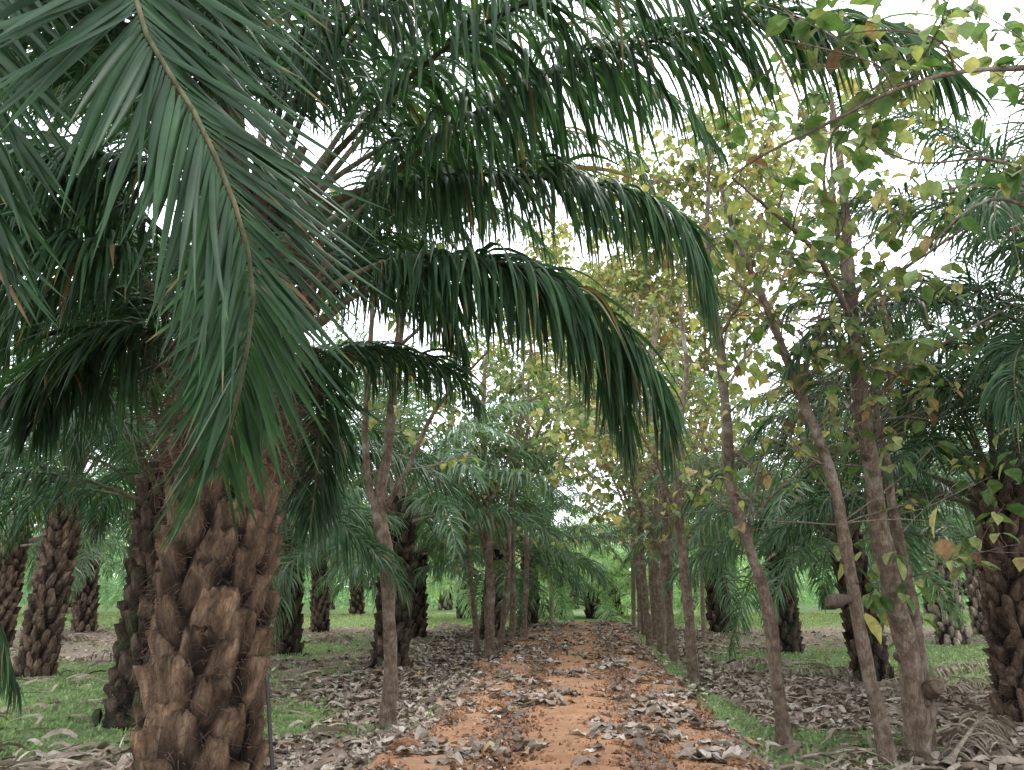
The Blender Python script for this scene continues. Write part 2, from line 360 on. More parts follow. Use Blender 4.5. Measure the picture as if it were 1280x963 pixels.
TR = {}
def trunk_mesh(key, h, r0, r1, m_, dz=.03, colsn=5, fib=0, z0=0., flare=.25, bw=.25):
    if key in TR: return TR[key]
    mb = MB(); rad = boots(mb, h, r0, r1, len(key)*13+ord(key[-1]), dz, bw, colsn=colsn, flare=flare, rough=.022, rag=.03, taper=.62)
    if fib: fibres(mb, rad, h, fib, 5)
    TR[key] = mb.mesh("palm_trunk", [m_], False); return TR[key]

def palm(loc, h, label, lod, tmat='palm_bark_mid', n_fr=33, group=None, seed=0, r0=.35, scale=1., lean=(0, 0), skip=None, emin=0, flare=.25, key=None):
    r = random.Random(seed+900)
    t = thing("oil_palm", label, "palm tree", loc, group)
    t.rotation_euler = (lean[0]+r.gauss(0, .035), lean[1]+r.gauss(0, .035), r.uniform(0, 6.28)); fs = r.uniform(.86, 1.1); t.scale = (fs, fs, fs*r.uniform(.92, 1.08))
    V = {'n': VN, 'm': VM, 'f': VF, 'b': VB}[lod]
    hk = round((h+(.15 if lod == 'n' else -.1 if lod == 'm' else 0))*2)/2
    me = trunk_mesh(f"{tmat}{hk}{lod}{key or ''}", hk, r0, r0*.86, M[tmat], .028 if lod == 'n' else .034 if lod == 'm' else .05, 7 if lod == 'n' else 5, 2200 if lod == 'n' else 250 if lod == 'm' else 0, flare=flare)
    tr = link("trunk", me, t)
    for k in range(n_fr):
        q = k/(n_fr-1); si = min(7, max(emin, int(q*8))); row = V[si]
        me = row[r.randrange(len(row))]
        a = k*2.39996+r.uniform(-.2, .2)
        o = link("frond", me, t); rr_ = .05+.26*q; low_ = (q > .75 and lod != 'n' and r.random() < .25)
        o.location = (math.cos(a)*rr_, math.sin(a)*rr_, hk+.12-.5*q+r.uniform(-.06, .06))
        o.rotation_euler = (r.uniform(-.2, .2), r.uniform(-.12, .12)+(r.uniform(.3, .7) if low_ else 0), a); s = scale*r.uniform(.9, 1.08); o.scale = (s, s, s)
    return t

# ------------------------------------------------------------------ terrain
def ctr(y): return -.1+.085*y
def sstep(a, b_, x):
    t = np.clip((x-a)/(b_-a), 0, 1); return t*t*(3-2*t)
def vnoise(x, y, s=1., o=0.):
    x = np.asarray(x, float); y = np.asarray(y, float); sh = x.shape; xf, yf = x.ravel()*s+o, y.ravel()*s-o
    return np.array([noise.noise(Vector((a, b_, o))) for a, b_ in zip(xf, yf)]).reshape(sh)
def hz(x, y, fine=True):
    x = np.asarray(x, float); y = np.asarray(y, float)
    d = np.abs(x-ctr(y)+.12*np.sin(y*.9))
    e = vnoise(x, y, .8, 3.)*.28 if fine else 0
    top = 1-sstep(1.62, 2.55, d+e)
    end = 1-sstep(33, 40, y)
    z = -.35+.35*top*end+.03*vnoise(x, y, .5, 9.)*1.4
    crown = .03*(1-np.clip(d/1.6, 0, 1)**2)*top
    z = z+crown+sstep(30, 90, np.hypot(x, y))*.45
    return z
def greenness(x, y):
    """1 where ground cover is green, 0 where dead leaves lie"""
    x = np.asarray(x, float); y = np.asarray(y, float); c0 = ctr(y)
    def blob(cx, cy, rx, ry): return np.exp(-(((x-cx)/rx)**2+((y-cy)/ry)**2)**1.5)
    g_ = .28+0*x
    g_ = g_+.75*blob(-3.2, 11.7, 1.9, 1.7)+.8*blob(-8.5, 11.5, 3.0, 3.0)+.55*blob(-11, 17, 6, 3.0)+.8*blob(4.3, 10.2, 1.3, 1.3)+.75*blob(14, 21, 5.5, 5)+.5*blob(7, 21, 2.2, 3)
    g_ = g_+.55*blob(-8, 26, 3.2, 5)+.75*np.exp(-((x-c0-2.15)/.35)**2)*(1-sstep(20, 30, y))*sstep(8, 11, y)
    g_ = g_-.45*np.exp(-((x-c0+3.0)/1.0)**4)*(1-sstep(20, 34, y))
    g_ = g_-.4*blob(5, 14, 3, 2)-.5*blob(6.2, 9, 2.3, 1.4)
    g_ = g_+.5*sstep(32, 44, y)
    return np.clip(g_, 0, 1)

def grid_mesh(name, xs, ys, zf, mats, keep=None):
    X, Y = np.meshgrid(xs, ys); Z = zf(X, Y); nx, ny = len(xs), len(ys)
    i, j = np.meshgrid(np.arange(ny-1), np.arange(nx-1), indexing='ij')
    F = np.stack([i*nx+j, i*nx+j+1, (i+1)*nx+j+1, (i+1)*nx+j], -1).reshape(-1, 4)
    mb = MB(); mb.add(np.stack([X, Y, Z], -1).reshape(-1, 3), F)
    me = mb.mesh(name, mats); return me, X, Y
xs = np.unique(np.round(np.r_[np.linspace(-160, -20, 26), np.arange(-20, -8, .6), np.arange(-8, 9, .15), np.arange(9, 22, .6), np.linspace(22, 160, 26)], 3))
ys = np.unique(np.round(np.r_[np.linspace(-14, 3, 14), np.arange(3, 20, .15), np.arange(20, 45, .5), np.linspace(45, 320, 45)], 3))
me, X, Y = grid_mesh("ground", xs, ys, hz, [M['ground']])
a = me.attributes.new("green", 'FLOAT', 'POINT'); a.data.foreach_set("value", greenness(X, Y).ravel().astype(np.float32))
tag(link("ground", me), kind="structure")
# the path: its own sheet following the bund, a little above it, with a ragged edge
ny_, nx_ = 640, 60
yy = 3.0+33.5*np.linspace(0, 1, ny_)**1.25; X = np.zeros((ny_, nx_)); Y = np.repeat(yy[:, None], nx_, 1)
for side in (0, 1):
    pass
eL = 1.78+.30*np.array([noise.noise(Vector((y*.9, 1, 0))) for y in yy])+.14*np.array([noise.noise(Vector((y*4, 5, 0))) for y in yy])
eR = 1.74+.30*np.array([noise.noise(Vector((y*.8, 9, 0))) for y in yy])+.14*np.array([noise.noise(Vector((y*4, 15, 0))) for y in yy])
eL += .25*np.exp(-((yy-8.0)/1.6)**2); taper = np.clip((36.5-yy)/3, .05, 1)**.5
uu = np.linspace(-1, 1, nx_)[None, :]
X = ctr(Y)+np.where(uu < 0, uu*(eL*taper)[:, None], uu*(eR*taper)[:, None])
Z = hz(X, Y)+.012+.022*vnoise(X, Y, 3.0, 4.)+.012*vnoise(X, Y, 9.0, 2.)-.045*(np.exp(-((np.abs(X-ctr(Y))-.72)/.28)**2))+.02
edge = np.abs(uu)**10; Z = Z-edge*.06
i, j = np.meshgrid(np.arange(ny_-1), np.arange(nx_-1), indexing='ij')
mb = MB(); mb.add(np.stack([X, Y, Z], -1).reshape(-1, 3), np.stack([i*nx_+j, i*nx_+j+1, (i+1)*nx_+j+1, (i+1)*nx_+j], -1).reshape(-1, 4))
tag(link("dirt_path", mb.mesh("dirt_path", [M['path']])), kind="structure")

def scatter_leaves(mb, x, y, size, seed, z=None, nu=5, nv=3, curl=1., tb=(.0, 1.), lift=.02, el=.62):
    """dry crumpled leaves, each a small bent sheet"""
    r = np.random.default_rng(seed); K = len(x)
    z = hz(x, y) if z is None else z
    L_ = size*r.uniform(.6, 1.25, K); W_ = L_*r.uniform(.7, 1.15, K)*el
    az = r.uniform(0, 2*np.pi, K); u = np.linspace(-1, 1, nu); v = np.linspace(-1, 1, nv)
    U, Vv = np.meshgrid(u, v, indexing='ij'); prof = np.sqrt(np.clip(1-np.abs(U)**2.2, 0, 1))*(1-.18*U)+.02
    cu, cv, ph = r.normal(0, .26, K)*curl, r.normal(.14, .3, K)*curl, r.uniform(0, 6.28, K)
    lx = (L_*.5)[:, None, None]*U; ly = (W_*.5)[:, None, None]*(prof*Vv)
    jit = r.normal(0, .028, (K, nu, nv))*L_[:, None, None]*curl; ly = ly*(1-.35*np.abs(cv)[:, None, None]*np.abs(Vv))
    lz = L_[:, None, None]*(cu[:, None, None]*.35*U**2+cv[:, None, None]*.3*np.abs(Vv)*prof+.06*np.sin(U*5+ph[:, None, None])*Vv)+jit
    tp, rl = r.normal(0, .11, K)*curl, r.normal(0, .14, K)*curl
    lz = lz+np.tan(np.clip(tp, -.9, .9))[:, None, None]*lx+np.tan(np.clip(rl, -.9, .9))[:, None, None]*ly
    lz = lz-lz.min((1, 2), keepdims=True)*.85
    c_, s_ = np.cos(az)[:, None, None], np.sin(az)[:, None, None]
    Vx = x[:, None, None]+lx*c_-ly*s_; Vy = y[:, None, None]+lx*s_+ly*c_; Vz = z[:, None, None]+lz+lift
    t = np.clip(r.beta(2.4, 2.1, K), *tb); t = np.where(r.random(K) < .035, r.uniform(.93, 1, K), np.minimum(t, .86))
    tt = np.repeat(t, nu*nv)
    base = np.arange(K)[:, None, None]*nu*nv; ii = np.arange(nu-1)[None, :, None]; jj = np.arange(nv-1)[None, None, :]
    a_ = base+ii*nv+jj
    mb.add(np.stack([Vx, Vy, Vz], -1).reshape(-1, 3), np.stack([a_, a_+nv, a_+nv+1, a_+1], -1).reshape(-1, 4), tt)

# leaves on the path, in drifts; thick litter on both banks
mb = MB(); N_ = 9000
y = 5.0+29*rng.random(N_)**1.5; off = rng.normal(0, 1, N_)
lane = rng.choice([-1.25, -.15, .95, 1.5, 0], N_, p=[.24, .22, .24, .16, .14]); x = ctr(y)+lane+off*.33
keep = (np.abs(x-ctr(y)) < 1.95) & (vnoise(x, y, 1.3, 5.)+.25*vnoise(x, y, 4., 7.)+rng.normal(0, .16, N_) > .25-.008*(y-7)-.1*(np.abs(x-ctr(y))-.9)); x, y = x[keep], y[keep]
near = y < 13
scatter_leaves(mb, x[near], y[near], .20, 1, hz(x[near], y[near])+.01, 7, 5, 1.1, lift=.015)
scatter_leaves(mb, x[~near], y[~near], .19, 2, hz(x[~near], y[~near])+.01, 4, 3, 1.2, lift=.02)
N_ = 26000
y = 4.5+33*rng.random(N_)**1.35; s_ = rng.choice([-1, 1], N_, p=[.62, .38]); x = ctr(y)+s_*(1.95+np.abs(rng.normal(0, 1, N_))*1.55)
keep = (greenness(x, y)+.45*vnoise(x, y, 1.1, 0.)+rng.normal(0, .12, N_) < .42); x, y = x[keep], y[keep]
near = y < 14
scatter_leaves(mb, x[near], y[near], .18, 3, None, 5, 4, 1.2, lift=.0)
scatter_leaves(mb, x[~near], y[~near], .23, 4, None, 4, 3, 1.2, lift=.01)
N_ = 12000
y = 6+30*rng.random(N_)**1.2; x = rng.uniform(-.75, .8, N_)*y
keep = (greenness(x, y)+.5*vnoise(x, y, .9, 1.)+rng.normal(0, .1, N_) < .30) & (np.abs(x-ctr(y)) > 2.2); x, y = x[keep], y[keep]
scatter_leaves(mb, x, y, .20, 5, None, 4, 3, 1.1)
tag(link("fallen_leaves", mb.mesh("fallen_leaves", [M['dead_leaf']])), kind="stuff")

mb = MB(); N_ = 22000
y = 5.5+28*rng.random(N_)**1.8; x = ctr(y)+rng.uniform(-2.6, 2.6, N_); keep = vnoise(x, y, 1.7, 8.)+rng.normal(0, .25, N_)+.35*(np.abs(x-ctr(y))-1.7) > .0; x, y = x[keep], y[keep]
scatter_leaves(mb, x, y, .055, 6, hz(x, y)+.028*(np.abs(x-ctr(y)) < 1.8), 3, 3, 1.3, (.0, .8), .004, .8)
tag(link("leaf_litter", mb.mesh("leaf_litter", [M['dead_leaf']])), kind="stuff")
mb = MB(); N_ = 16000
y = 5.5+20*rng.random(N_)**1.9; x = ctr(y)+rng.uniform(-1.8, 1.8, N_); z = hz(x, y)+.02; sz = rng.gamma(2.2, .005, N_)+.004
sz = np.where(rng.random(N_) < .012, sz*3.2, sz)
O = np.array([(1, 0, 0), (0, 1, 0), (-1, 0, 0), (0, -1, 0), (0, 0, 1), (0, 0, -1)], float)
V = O[None]*sz[:, None, None]*rng.uniform(.6, 1.3, (N_, 6, 1))+rng.normal(0, .25, (N_, 6, 3))*sz[:, None, None]+np.stack([x, y, z], 1)[:, None]
T_ = np.array([(0, 1, 4), (1, 2, 4), (2, 3, 4), (3, 0, 4), (1, 0, 5), (2, 1, 5), (3, 2, 5), (0, 3, 5)])
mb.add(V.reshape(-1, 3), (np.arange(N_)[:, None, None]*6+T_[None]).reshape(-1, 3), np.repeat(rng.uniform(.2, 1, N_), 6))
tag(link("gravel", mb.mesh("gravel", [M['clay']], False)), kind="stuff")
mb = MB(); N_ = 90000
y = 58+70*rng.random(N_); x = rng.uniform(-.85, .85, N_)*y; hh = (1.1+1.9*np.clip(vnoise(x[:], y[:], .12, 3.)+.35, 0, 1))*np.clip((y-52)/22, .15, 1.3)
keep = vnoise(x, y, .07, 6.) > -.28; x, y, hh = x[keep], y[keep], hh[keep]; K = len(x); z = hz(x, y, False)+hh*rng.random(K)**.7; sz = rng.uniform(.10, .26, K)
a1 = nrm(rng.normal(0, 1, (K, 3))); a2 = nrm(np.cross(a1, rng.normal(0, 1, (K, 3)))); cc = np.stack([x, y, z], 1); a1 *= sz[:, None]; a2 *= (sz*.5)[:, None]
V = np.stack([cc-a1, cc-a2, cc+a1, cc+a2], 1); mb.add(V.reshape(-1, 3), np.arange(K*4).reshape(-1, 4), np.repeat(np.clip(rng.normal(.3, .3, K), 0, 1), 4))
tag(link("undergrowth", mb.mesh("undergrowth", [M['frond_far_haze']])), kind="stuff")

# strips of dead palm leaflet lying about, thick at lower right
mb = MB(); N_ = 7500
y = 6.5+16*rng.random(N_)**1.3; x = rng.uniform(-.72, .85, N_)*y
wgt = .12+1.0*np.exp(-(((x-6.2)/3.0)**2+((y-9.3)/2.0)**2))+.9*np.exp(-(((x-6.5)/4.5)**2+((y-14)/1.6)**2))+.6*np.exp(-(((x+4.5)/2.5)**2+((y-8.6)/1.5)**2))
keep = (rng.random(N_) < wgt) & (np.abs(x-ctr(y)) > 2.2); x, y = x[keep], y[keep]; K = len(x)
L_ = rng.uniform(.25, .8, K); az = rng.normal(.5, .8, K); Wd = rng.uniform(.012, .035, K); z = hz(x, y); bow = rng.normal(0, .14, K); hi = rng.uniform(.01, .12, K); tw = rng.normal(0, .6, K)
V = np.zeros((K, 5, 2, 3))
for k in range(5):
    s_ = k/4-.5; cx = x+L_*s_*np.cos(az)-bow*L_*np.sin(az)*(4*s_*s_); cy = y+L_*s_*np.sin(az)+bow*L_*np.cos(az)*(4*s_*s_)
    cz = z+.015+hi*(1-4*s_*s_)
    for e, sg in enumerate((-1, 1)):
        V[:, k, e, 0] = cx-sg*Wd*np.sin(az)*np.cos(tw); V[:, k, e, 1] = cy+sg*Wd*np.cos(az)*np.cos(tw); V[:, k, e, 2] = cz+sg*Wd*np.sin(tw)
a_ = (np.arange(K)[:, None]*10+np.arange(4)[None, :]*2)
mb.add(V.reshape(-1, 3), np.stack([a_, a_+1, a_+3, a_+2], -1).reshape(-1, 4), np.repeat(np.clip(rng.normal(.5, .25, K), 0, 1), 10))
tag(link("palm_litter", mb.mesh("palm_litter", [M['dry_frond']])), kind="stuff")

# ground cover: small weeds and grass
mb = MB(); N_ = 230000
y = 5+45*rng.random(N_)**1.45; x = rng.uniform(-.8, .85, N_)*(y+1)
dens = greenness(x, y)+.45*vnoise(x, y, 1.1, 0.)*1.1
keep = (dens+rng.normal(0, .1, N_) > .47) & (np.abs(x-ctr(y)) > 1.75); x, y = x[keep], y[keep]; K = len(x); z = hz(x, y)
hgt = rng.uniform(.02, .065, K)*(1+.02*y); az = rng.uniform(0, 6.28, K); ln = rng.normal(0, .8, K)*hgt; wd = rng.uniform(.006, .016, K)*(1+.05*y)
ca, sa = np.cos(az), np.sin(az)
V = np.zeros((K, 4, 3))
V[:, 0] = np.stack([x-ca*wd*.4, y-sa*wd*.4, z-.01], 1); V[:, 1] = np.stack([x-sa*ln*.5+ca*wd, y+ca*ln*.5+sa*wd, z+hgt*.6], 1)
V[:, 2] = np.stack([x-sa*ln, y+ca*ln, z+hgt], 1); V[:, 3] = np.stack([x-sa*ln*.5-ca*wd, y+ca*ln*.5-sa*wd, z+hgt*.55], 1)
mb.add(V.reshape(-1, 3), np.arange(K*4).reshape(-1, 4), np.repeat(np.clip(rng.normal(.45, .22, K)+.012*(y-10), 0, 1), 4))
tag(link("grass", mb.mesh("grass", [M['grass']])), kind="stuff")

# ------------------------------------------------------------------ the big palm in front
b0 = P(250, 950, 4.85); BX, BY = b0.x, b0.y; BZ = float(hz(BX, BY))
big = thing("oil_palm", "big oil palm with thick brown stumpy trunk, fronds arching over the path", "palm tree", (BX, BY, BZ))
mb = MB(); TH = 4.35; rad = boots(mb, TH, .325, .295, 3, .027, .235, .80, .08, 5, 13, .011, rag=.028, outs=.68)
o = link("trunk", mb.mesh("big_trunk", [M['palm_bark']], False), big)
fb = MB(); fibres(fb, rad, 4.6, 5200, 8, (.03, .13), .0017); fibres(fb, rad, 4.7, 1800, 9, (.12, .42), .0026, 2.6); link("fibre", fb.mesh("trunk_fibre", [M['fibre']]), big)
C0 = np.array((BX, BY, 0.)); Zc = BZ+TH
def start_pt(p1, q):
    """where a frond leaves the crown: lower on the trunk for older fronds (q 0 top .. 1 bottom)"""
    d = np.array((p1.x-BX, p1.y-BY, 0.)); d = d/max(np.linalg.norm(d), 1e-6)
    return C0+d*(.08+.25*q)+np.array((0, 0, Zc+.15-.75*q))
def big_frond(pts, q, pairs=120, L=.92, W=.046, droop=.3, seed=0, start=.2, fluff=1., tintb=.42, segs=7, label=None, thick=.034, stiff=0., angs=1., wob=1., roll=None):
    pairs = int(pairs*(1.45 if (q > .4 or pts[-1][0] < 300) else 1.05)); thick = thick*1.25 if thick > .03 else thick; start = .27 if (start == .2 and q < .7) else start; p = [P(*a) for a in pts]; c_, ln = spline([start_pt(p[0], q)]+p, 60)
    mb, rb = frond_geo(c_, ln, pairs, L, W, segs, seed, start, droop, fluff, tintb=tintb, thick=thick, stiff=stiff, angs=angs, wob=wob, roll=random.Random(seed).uniform(-.3, .3) if roll is None else roll)
    loc = np.array(big.location)
    for m_ in (mb, rb): m_.v = [v-loc.astype(np.float32) for v in m_.v]
    f_ = link("frond", mb.mesh("frond", [M['frond']]), big); rr_ = link("midrib", rb.mesh("midrib", [M['petiole']]), f_)
    if label: f_["label"] = label
    return f_
# hanging close to the lens
big_frond([(262, -60, 5.0), (200, -420, 3.9), (140, -330, 2.75), (168, -10, 2.2), (238, 130, 2.12), (292, 250, 2.12), (317, 360, 2.15), (303, 470, 2.2), (285, 545, 2.25), (272, 585, 2.3)], .1, 235, .86, .035, .020, 1, .3, .5, .12, 9, "frond hanging tip down close to the camera", .022, 0., .92, .5, .3)
# over the path
big_frond([(400, 262, 6.0), (475, 228, 6.0), (550, 170, 5.9), (640, 116, 5.8), (740, 76, 5.7), (850, 42, 5.55), (960, 26, 5.4), (1060, 34, 5.3), (1140, 62, 5.3), (1200, 108, 5.35)], .45, 150, 1.05, .052, .6, 2, .18)
big_frond([(425, 250, 6.2), (490, 234, 6.3), (560, 219, 6.3), (640, 220, 6.3), (720, 228, 6.2), (790, 238, 6.1), (845, 272, 6.0), (876, 330, 6.0), (890, 395, 6.0)], .6, 130, .95, .046, .5, 3)
big_frond([(395, 405, 5.9), (440, 371, 6.0), (500, 345, 6.0), (590, 333, 5.9), (680, 352, 5.9), (738, 410, 5.9), (772, 480, 5.9), (786, 560, 5.9)], .9, 125, .92, .048, .5, 4, .2, 1., .3)
big_frond([(385, 385, 5.8), (430, 350, 5.8), (510, 322, 5.8), (610, 326, 5.7), (710, 358, 5.7), (780, 412, 5.7), (820, 485, 5.7), (836, 565, 5.7)], .8, 125, .92, .048, .5, 5, .2, 1., .3)
big_frond([(400, 217, 5.9), (450, 160, 5.7), (512, 97, 5.5), (580, 45, 5.3), (660, 4, 5.1), (760, -22, 5.0), (880, -40, 4.9), (1000, -50, 5.0)], .35, 130, .98, .05, .48, 6, .2)
big_frond([(400, 240, 6.4), (467, 191, 6.7), (546, 139, 7.0), (620, 105, 7.3), (700, 95, 7.6), (780, 100, 7.9), (850, 130, 8.1), (900, 190, 8.2)], .4, 120, .95, .045, .5, 7, .2)
big_frond([(345, 160, 6.0), (358, 110, 6.0), (376, 50, 5.8), (402, -20, 5.6), (450, -110, 5.2), (530, -170, 4.8), (640, -190, 4.5)], .1, 120, .95, .045, .4, 8, .2)
big_frond([(352, 165, 6.1), (385, 105, 6.1), (425, 50, 6.0), (470, -10, 5.9), (540, -70, 5.8), (640, -105, 5.7), (750, -100, 5.7)], .15, 120, .95, .045, .45, 9, .2)
big_frond([(330, 150, 6.3), (335, 60, 6.6), (350, -40, 6.8), (390, -130, 7.2), (460, -180, 7.8)], .0, 110, .9, .042, .4, 10, .2)
# behind, to the right and low
big_frond([(400, 448, 6.5), (440, 438, 7.0), (500, 440, 7.5), (560, 462, 7.9), (600, 505, 8.1)], 1.0, 110, .7, .04, .5, 11, .2, 1., .3)
big_frond([(400, 330, 7.0), (450, 300, 8.0), (500, 310, 9.0), (540, 350, 9.8), (565, 410, 10.2)], .7, 110, .9, .04, .5, 13)
big_frond([(380, 300, 7.2), (430, 250, 8.2), (490, 240, 9.2), (560, 270, 10.0), (600, 330, 10.4)], .5, 110, .9, .04, .5, 14)
# to the left
big_frond([(225, 240, 5.7), (170, 205, 5.5), (90, 190, 5.3), (0, 205, 5.1), (-90, 260, 5.0), (-150, 340, 5.0)], .55, 120, .95, .046, .5, 15, .2, 1., .3)
big_frond([(205, 370, 5.5), (150, 325, 5.3), (80, 302, 5.1), (0, 306, 4.9), (-90, 340, 4.8), (-150, 420, 4.8)], .8, 125, .92, .046, .5, 16, .2, 1., .25)
big_frond([(205, 330, 6.6), (150, 280, 7.2), (90, 262, 7.8), (20, 280, 8.3), (-40, 330, 8.6)], .7, 110, .92, .044, .5, 17, .2, 1., .25)
big_frond([(240, 170, 5.6), (180, 80, 5.2), (100, 10, 4.8), (0, -30, 4.5), (-100, -10, 4.3)], .3, 120, .95, .046, .45, 18, .2, 1., .3)
big_frond([(270, 130, 6.2), (230, 20, 6.4), (170, -60, 6.6), (90, -100, 6.9), (0, -90, 7.2), (-80, -30, 7.4)], .2, 110, .95, .044, .45, 19)
big_frond([(225, 250, 6.8), (165, 160, 7.6), (100, 110, 8.3), (40, 110, 8.8), (-20, 150, 9.2)], .45, 110, .92, .044, .5, 20, .2, 1., .3)
big_frond([(215, 430, 5.9), (170, 415, 6.0), (120, 430, 6.1), (70, 475, 6.2), (40, 540, 6.2)], 1.05, 110, .8, .042, .5, 21, .2, 1., .25)
big_frond([(300, 100, 6.6), (300, -20, 7.0), (290, -120, 7.5), (280, -180, 8.2)], .05, 110, .9, .042, .4, 22)
big_frond([(290, -20, 5.2), (330, -250, 4.2), (420, -330, 3.2), (520, -300, 2.4)], .1, 110, .9, .042, .3, 23)
big_frond([(240, 60, 5.2), (120, -160, 4.2), (-40, -240, 3.4), (-220, -160, 2.9)], .25, 110, .9, .046, .4, 24)
big_frond([(360, 150, 6.6), (400, 70, 7.2), (450, 20, 7.8), (520, 0, 8.4), (600, 30, 8.8), (660, 90, 9)], .2, 110, .95, .046, .5, 32)
big_frond([(420, 290, 6.9), (480, 240, 7.6), (560, 200, 8.3), (650, 190, 8.9), (730, 220, 9.3), (780, 290, 9.5)], .5, 115, .95, .046, .5, 33)
big_frond([(405, 350, 6.5), (450, 330, 7.0), (505, 330, 7.4), (550, 370, 7.7), (580, 440, 7.9)], .85, 110, .85, .044, .5, 34, .2, 1., .3)
big_frond([(250, 200, 6.5), (200, 120, 7.0), (130, 70, 7.5), (50, 70, 8.0), (-30, 120, 8.3)], .4, 115, .95, .046, .5, 35, .2, 1., .3)
big_frond([(210, 300, 5.9), (140, 240, 5.9), (50, 225, 5.9), (-40, 260, 5.9), (-120, 330, 5.9)], .65, 120, .95, .046, .5, 36, .2, 1., .25)
big_frond([(215, 390, 6.2), (160, 360, 6.4), (90, 355, 6.6), (20, 390, 6.8), (-40, 450, 7.0)], .9, 115, .9, .046, .5, 37, .2, 1., .22)
big_frond([(280, 120, 5.6), (250, -20, 5.3), (180, -140, 4.9), (80, -190, 4.5), (-60, -150, 4.1)], .15, 120, .98, .046, .5, 38, .2, 1., .3)
big_frond([(420, 210, 7.0), (500, 120, 7.8), (590, 60, 8.4), (700, 30, 8.9), (820, 40, 9.3), (920, 90, 9.5)], .3, 120, .98, .046, .45, 30)
big_frond([(380, 140, 6.4), (440, 50, 6.4), (520, -20, 6.2), (620, -60, 6.0), (740, -75, 5.8), (850, -60, 5.6)], .2, 120, .98, .048, .5, 31)
big_frond([(120, -100, 3.9), (20, -220, 3.2), (-60, -160, 2.7), (-70, 20, 2.5), (-50, 180, 2.5), (-20, 320, 2.5)], .2, 140, .9, .045, .08, 40, .25, .6, .12, 8)
big_frond([(150, 480, 7.0), (60, 470, 6.2), (-20, 520, 5.8), (-28, 640, 5.6), (-8, 760, 5.6), (22, 860, 5.7)], 1.0, 120, .75, .042, .4, 41, .2, 1., .2)
big_frond([(230, 330, 7.0), (180, 330, 8.0), (130, 380, 8.8), (105, 470, 9.2), (95, 580, 9.3)], .9, 110, .8, .042, .45, 42, .2, 1., .3)
big_frond([(365, 410, 5.9), (388, 445, 6.2), (398, 510, 6.35), (396, 590, 6.4), (388, 660, 6.4)], 1.05, 110, .62, .04, .3, 43, .22, 1., .22)
big_frond([(285, 320, 4.95), (292, 330, 4.4), (300, 400, 4.1), (296, 480, 4.05), (285, 560, 4.1)], .9, 110, .62, .04, .25, 45, .22, .8, .25)
big_frond([(410, 190, 7.4), (480, 90, 8.4), (570, 20, 9.2), (680, -10, 9.8), (800, 20, 10.2), (880, 90, 10.4)], .2, 110, .95, .044, .45, 46)
big_frond([(420, 270, 7.2), (500, 200, 8.2), (590, 165, 9.2), (690, 160, 10.0), (780, 190, 10.5), (830, 260, 10.7)], .4, 110, .95, .044, .45, 47)
big_frond([(410, 320, 7.4), (480, 270, 8.8), (560, 255, 10.0), (640, 270, 11.0), (690, 320, 11.5)], .6, 110, .9, .044, .45, 48)
# stiff dry stalk ends and old petioles on the upper trunk
mb = MB(); r = random.Random(4)
for k in range(34):
    a_ = r.uniform(0, 6.28); z_ = TH-.9+r.uniform(0, 1.1); d = Vector((math.cos(a_)*.5, math.sin(a_)*.5, .85)); p0 = Vector((math.cos(a_)*.33, math.sin(a_)*.33, z_)); L_ = r.uniform(.25, .6)
    c_ = np.array([tuple(p0+d*L_*t) for t in np.linspace(0, 1, 5)]); tube(mb, c_, [.075, .06, .05, .042, .038], 7, r.uniform(.2, .8), 0, .55, .2, k)
link("old_stalks", mb.mesh("old_stalks", [M['fibre']]), big)

# ------------------------------------------------------------------ the other palms
pk = G(180, 903)
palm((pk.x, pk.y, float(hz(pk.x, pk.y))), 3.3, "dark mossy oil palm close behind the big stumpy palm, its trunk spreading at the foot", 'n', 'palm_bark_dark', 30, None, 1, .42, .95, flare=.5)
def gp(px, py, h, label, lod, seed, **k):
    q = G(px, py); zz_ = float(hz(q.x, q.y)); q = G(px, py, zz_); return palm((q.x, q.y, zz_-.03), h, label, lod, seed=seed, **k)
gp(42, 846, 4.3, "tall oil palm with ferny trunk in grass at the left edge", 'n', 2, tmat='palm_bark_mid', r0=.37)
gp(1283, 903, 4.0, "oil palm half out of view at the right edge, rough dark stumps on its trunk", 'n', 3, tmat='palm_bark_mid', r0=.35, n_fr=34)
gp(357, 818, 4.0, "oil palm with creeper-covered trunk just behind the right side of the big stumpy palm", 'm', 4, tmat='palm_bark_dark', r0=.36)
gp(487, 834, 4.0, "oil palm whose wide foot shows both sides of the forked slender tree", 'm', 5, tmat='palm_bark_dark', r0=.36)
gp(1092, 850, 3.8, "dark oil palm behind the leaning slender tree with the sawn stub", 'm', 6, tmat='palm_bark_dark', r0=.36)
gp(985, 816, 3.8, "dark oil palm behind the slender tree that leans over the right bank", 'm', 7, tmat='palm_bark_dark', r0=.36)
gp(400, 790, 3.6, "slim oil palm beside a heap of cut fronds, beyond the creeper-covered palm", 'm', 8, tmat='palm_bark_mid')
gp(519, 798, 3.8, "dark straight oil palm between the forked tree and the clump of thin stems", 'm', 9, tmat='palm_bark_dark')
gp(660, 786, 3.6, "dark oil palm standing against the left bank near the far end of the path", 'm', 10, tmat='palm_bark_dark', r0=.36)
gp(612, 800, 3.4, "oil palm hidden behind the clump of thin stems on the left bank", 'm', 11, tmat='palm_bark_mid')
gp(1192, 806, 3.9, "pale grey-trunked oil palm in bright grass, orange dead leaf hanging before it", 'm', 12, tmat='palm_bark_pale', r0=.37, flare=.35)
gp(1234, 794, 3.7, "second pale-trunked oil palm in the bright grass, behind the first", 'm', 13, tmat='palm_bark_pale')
gp(105, 790, 3.8, "oil palm beyond the pale heap of fronds in the grass on the left", 'm', 14, tmat='palm_bark_mid')
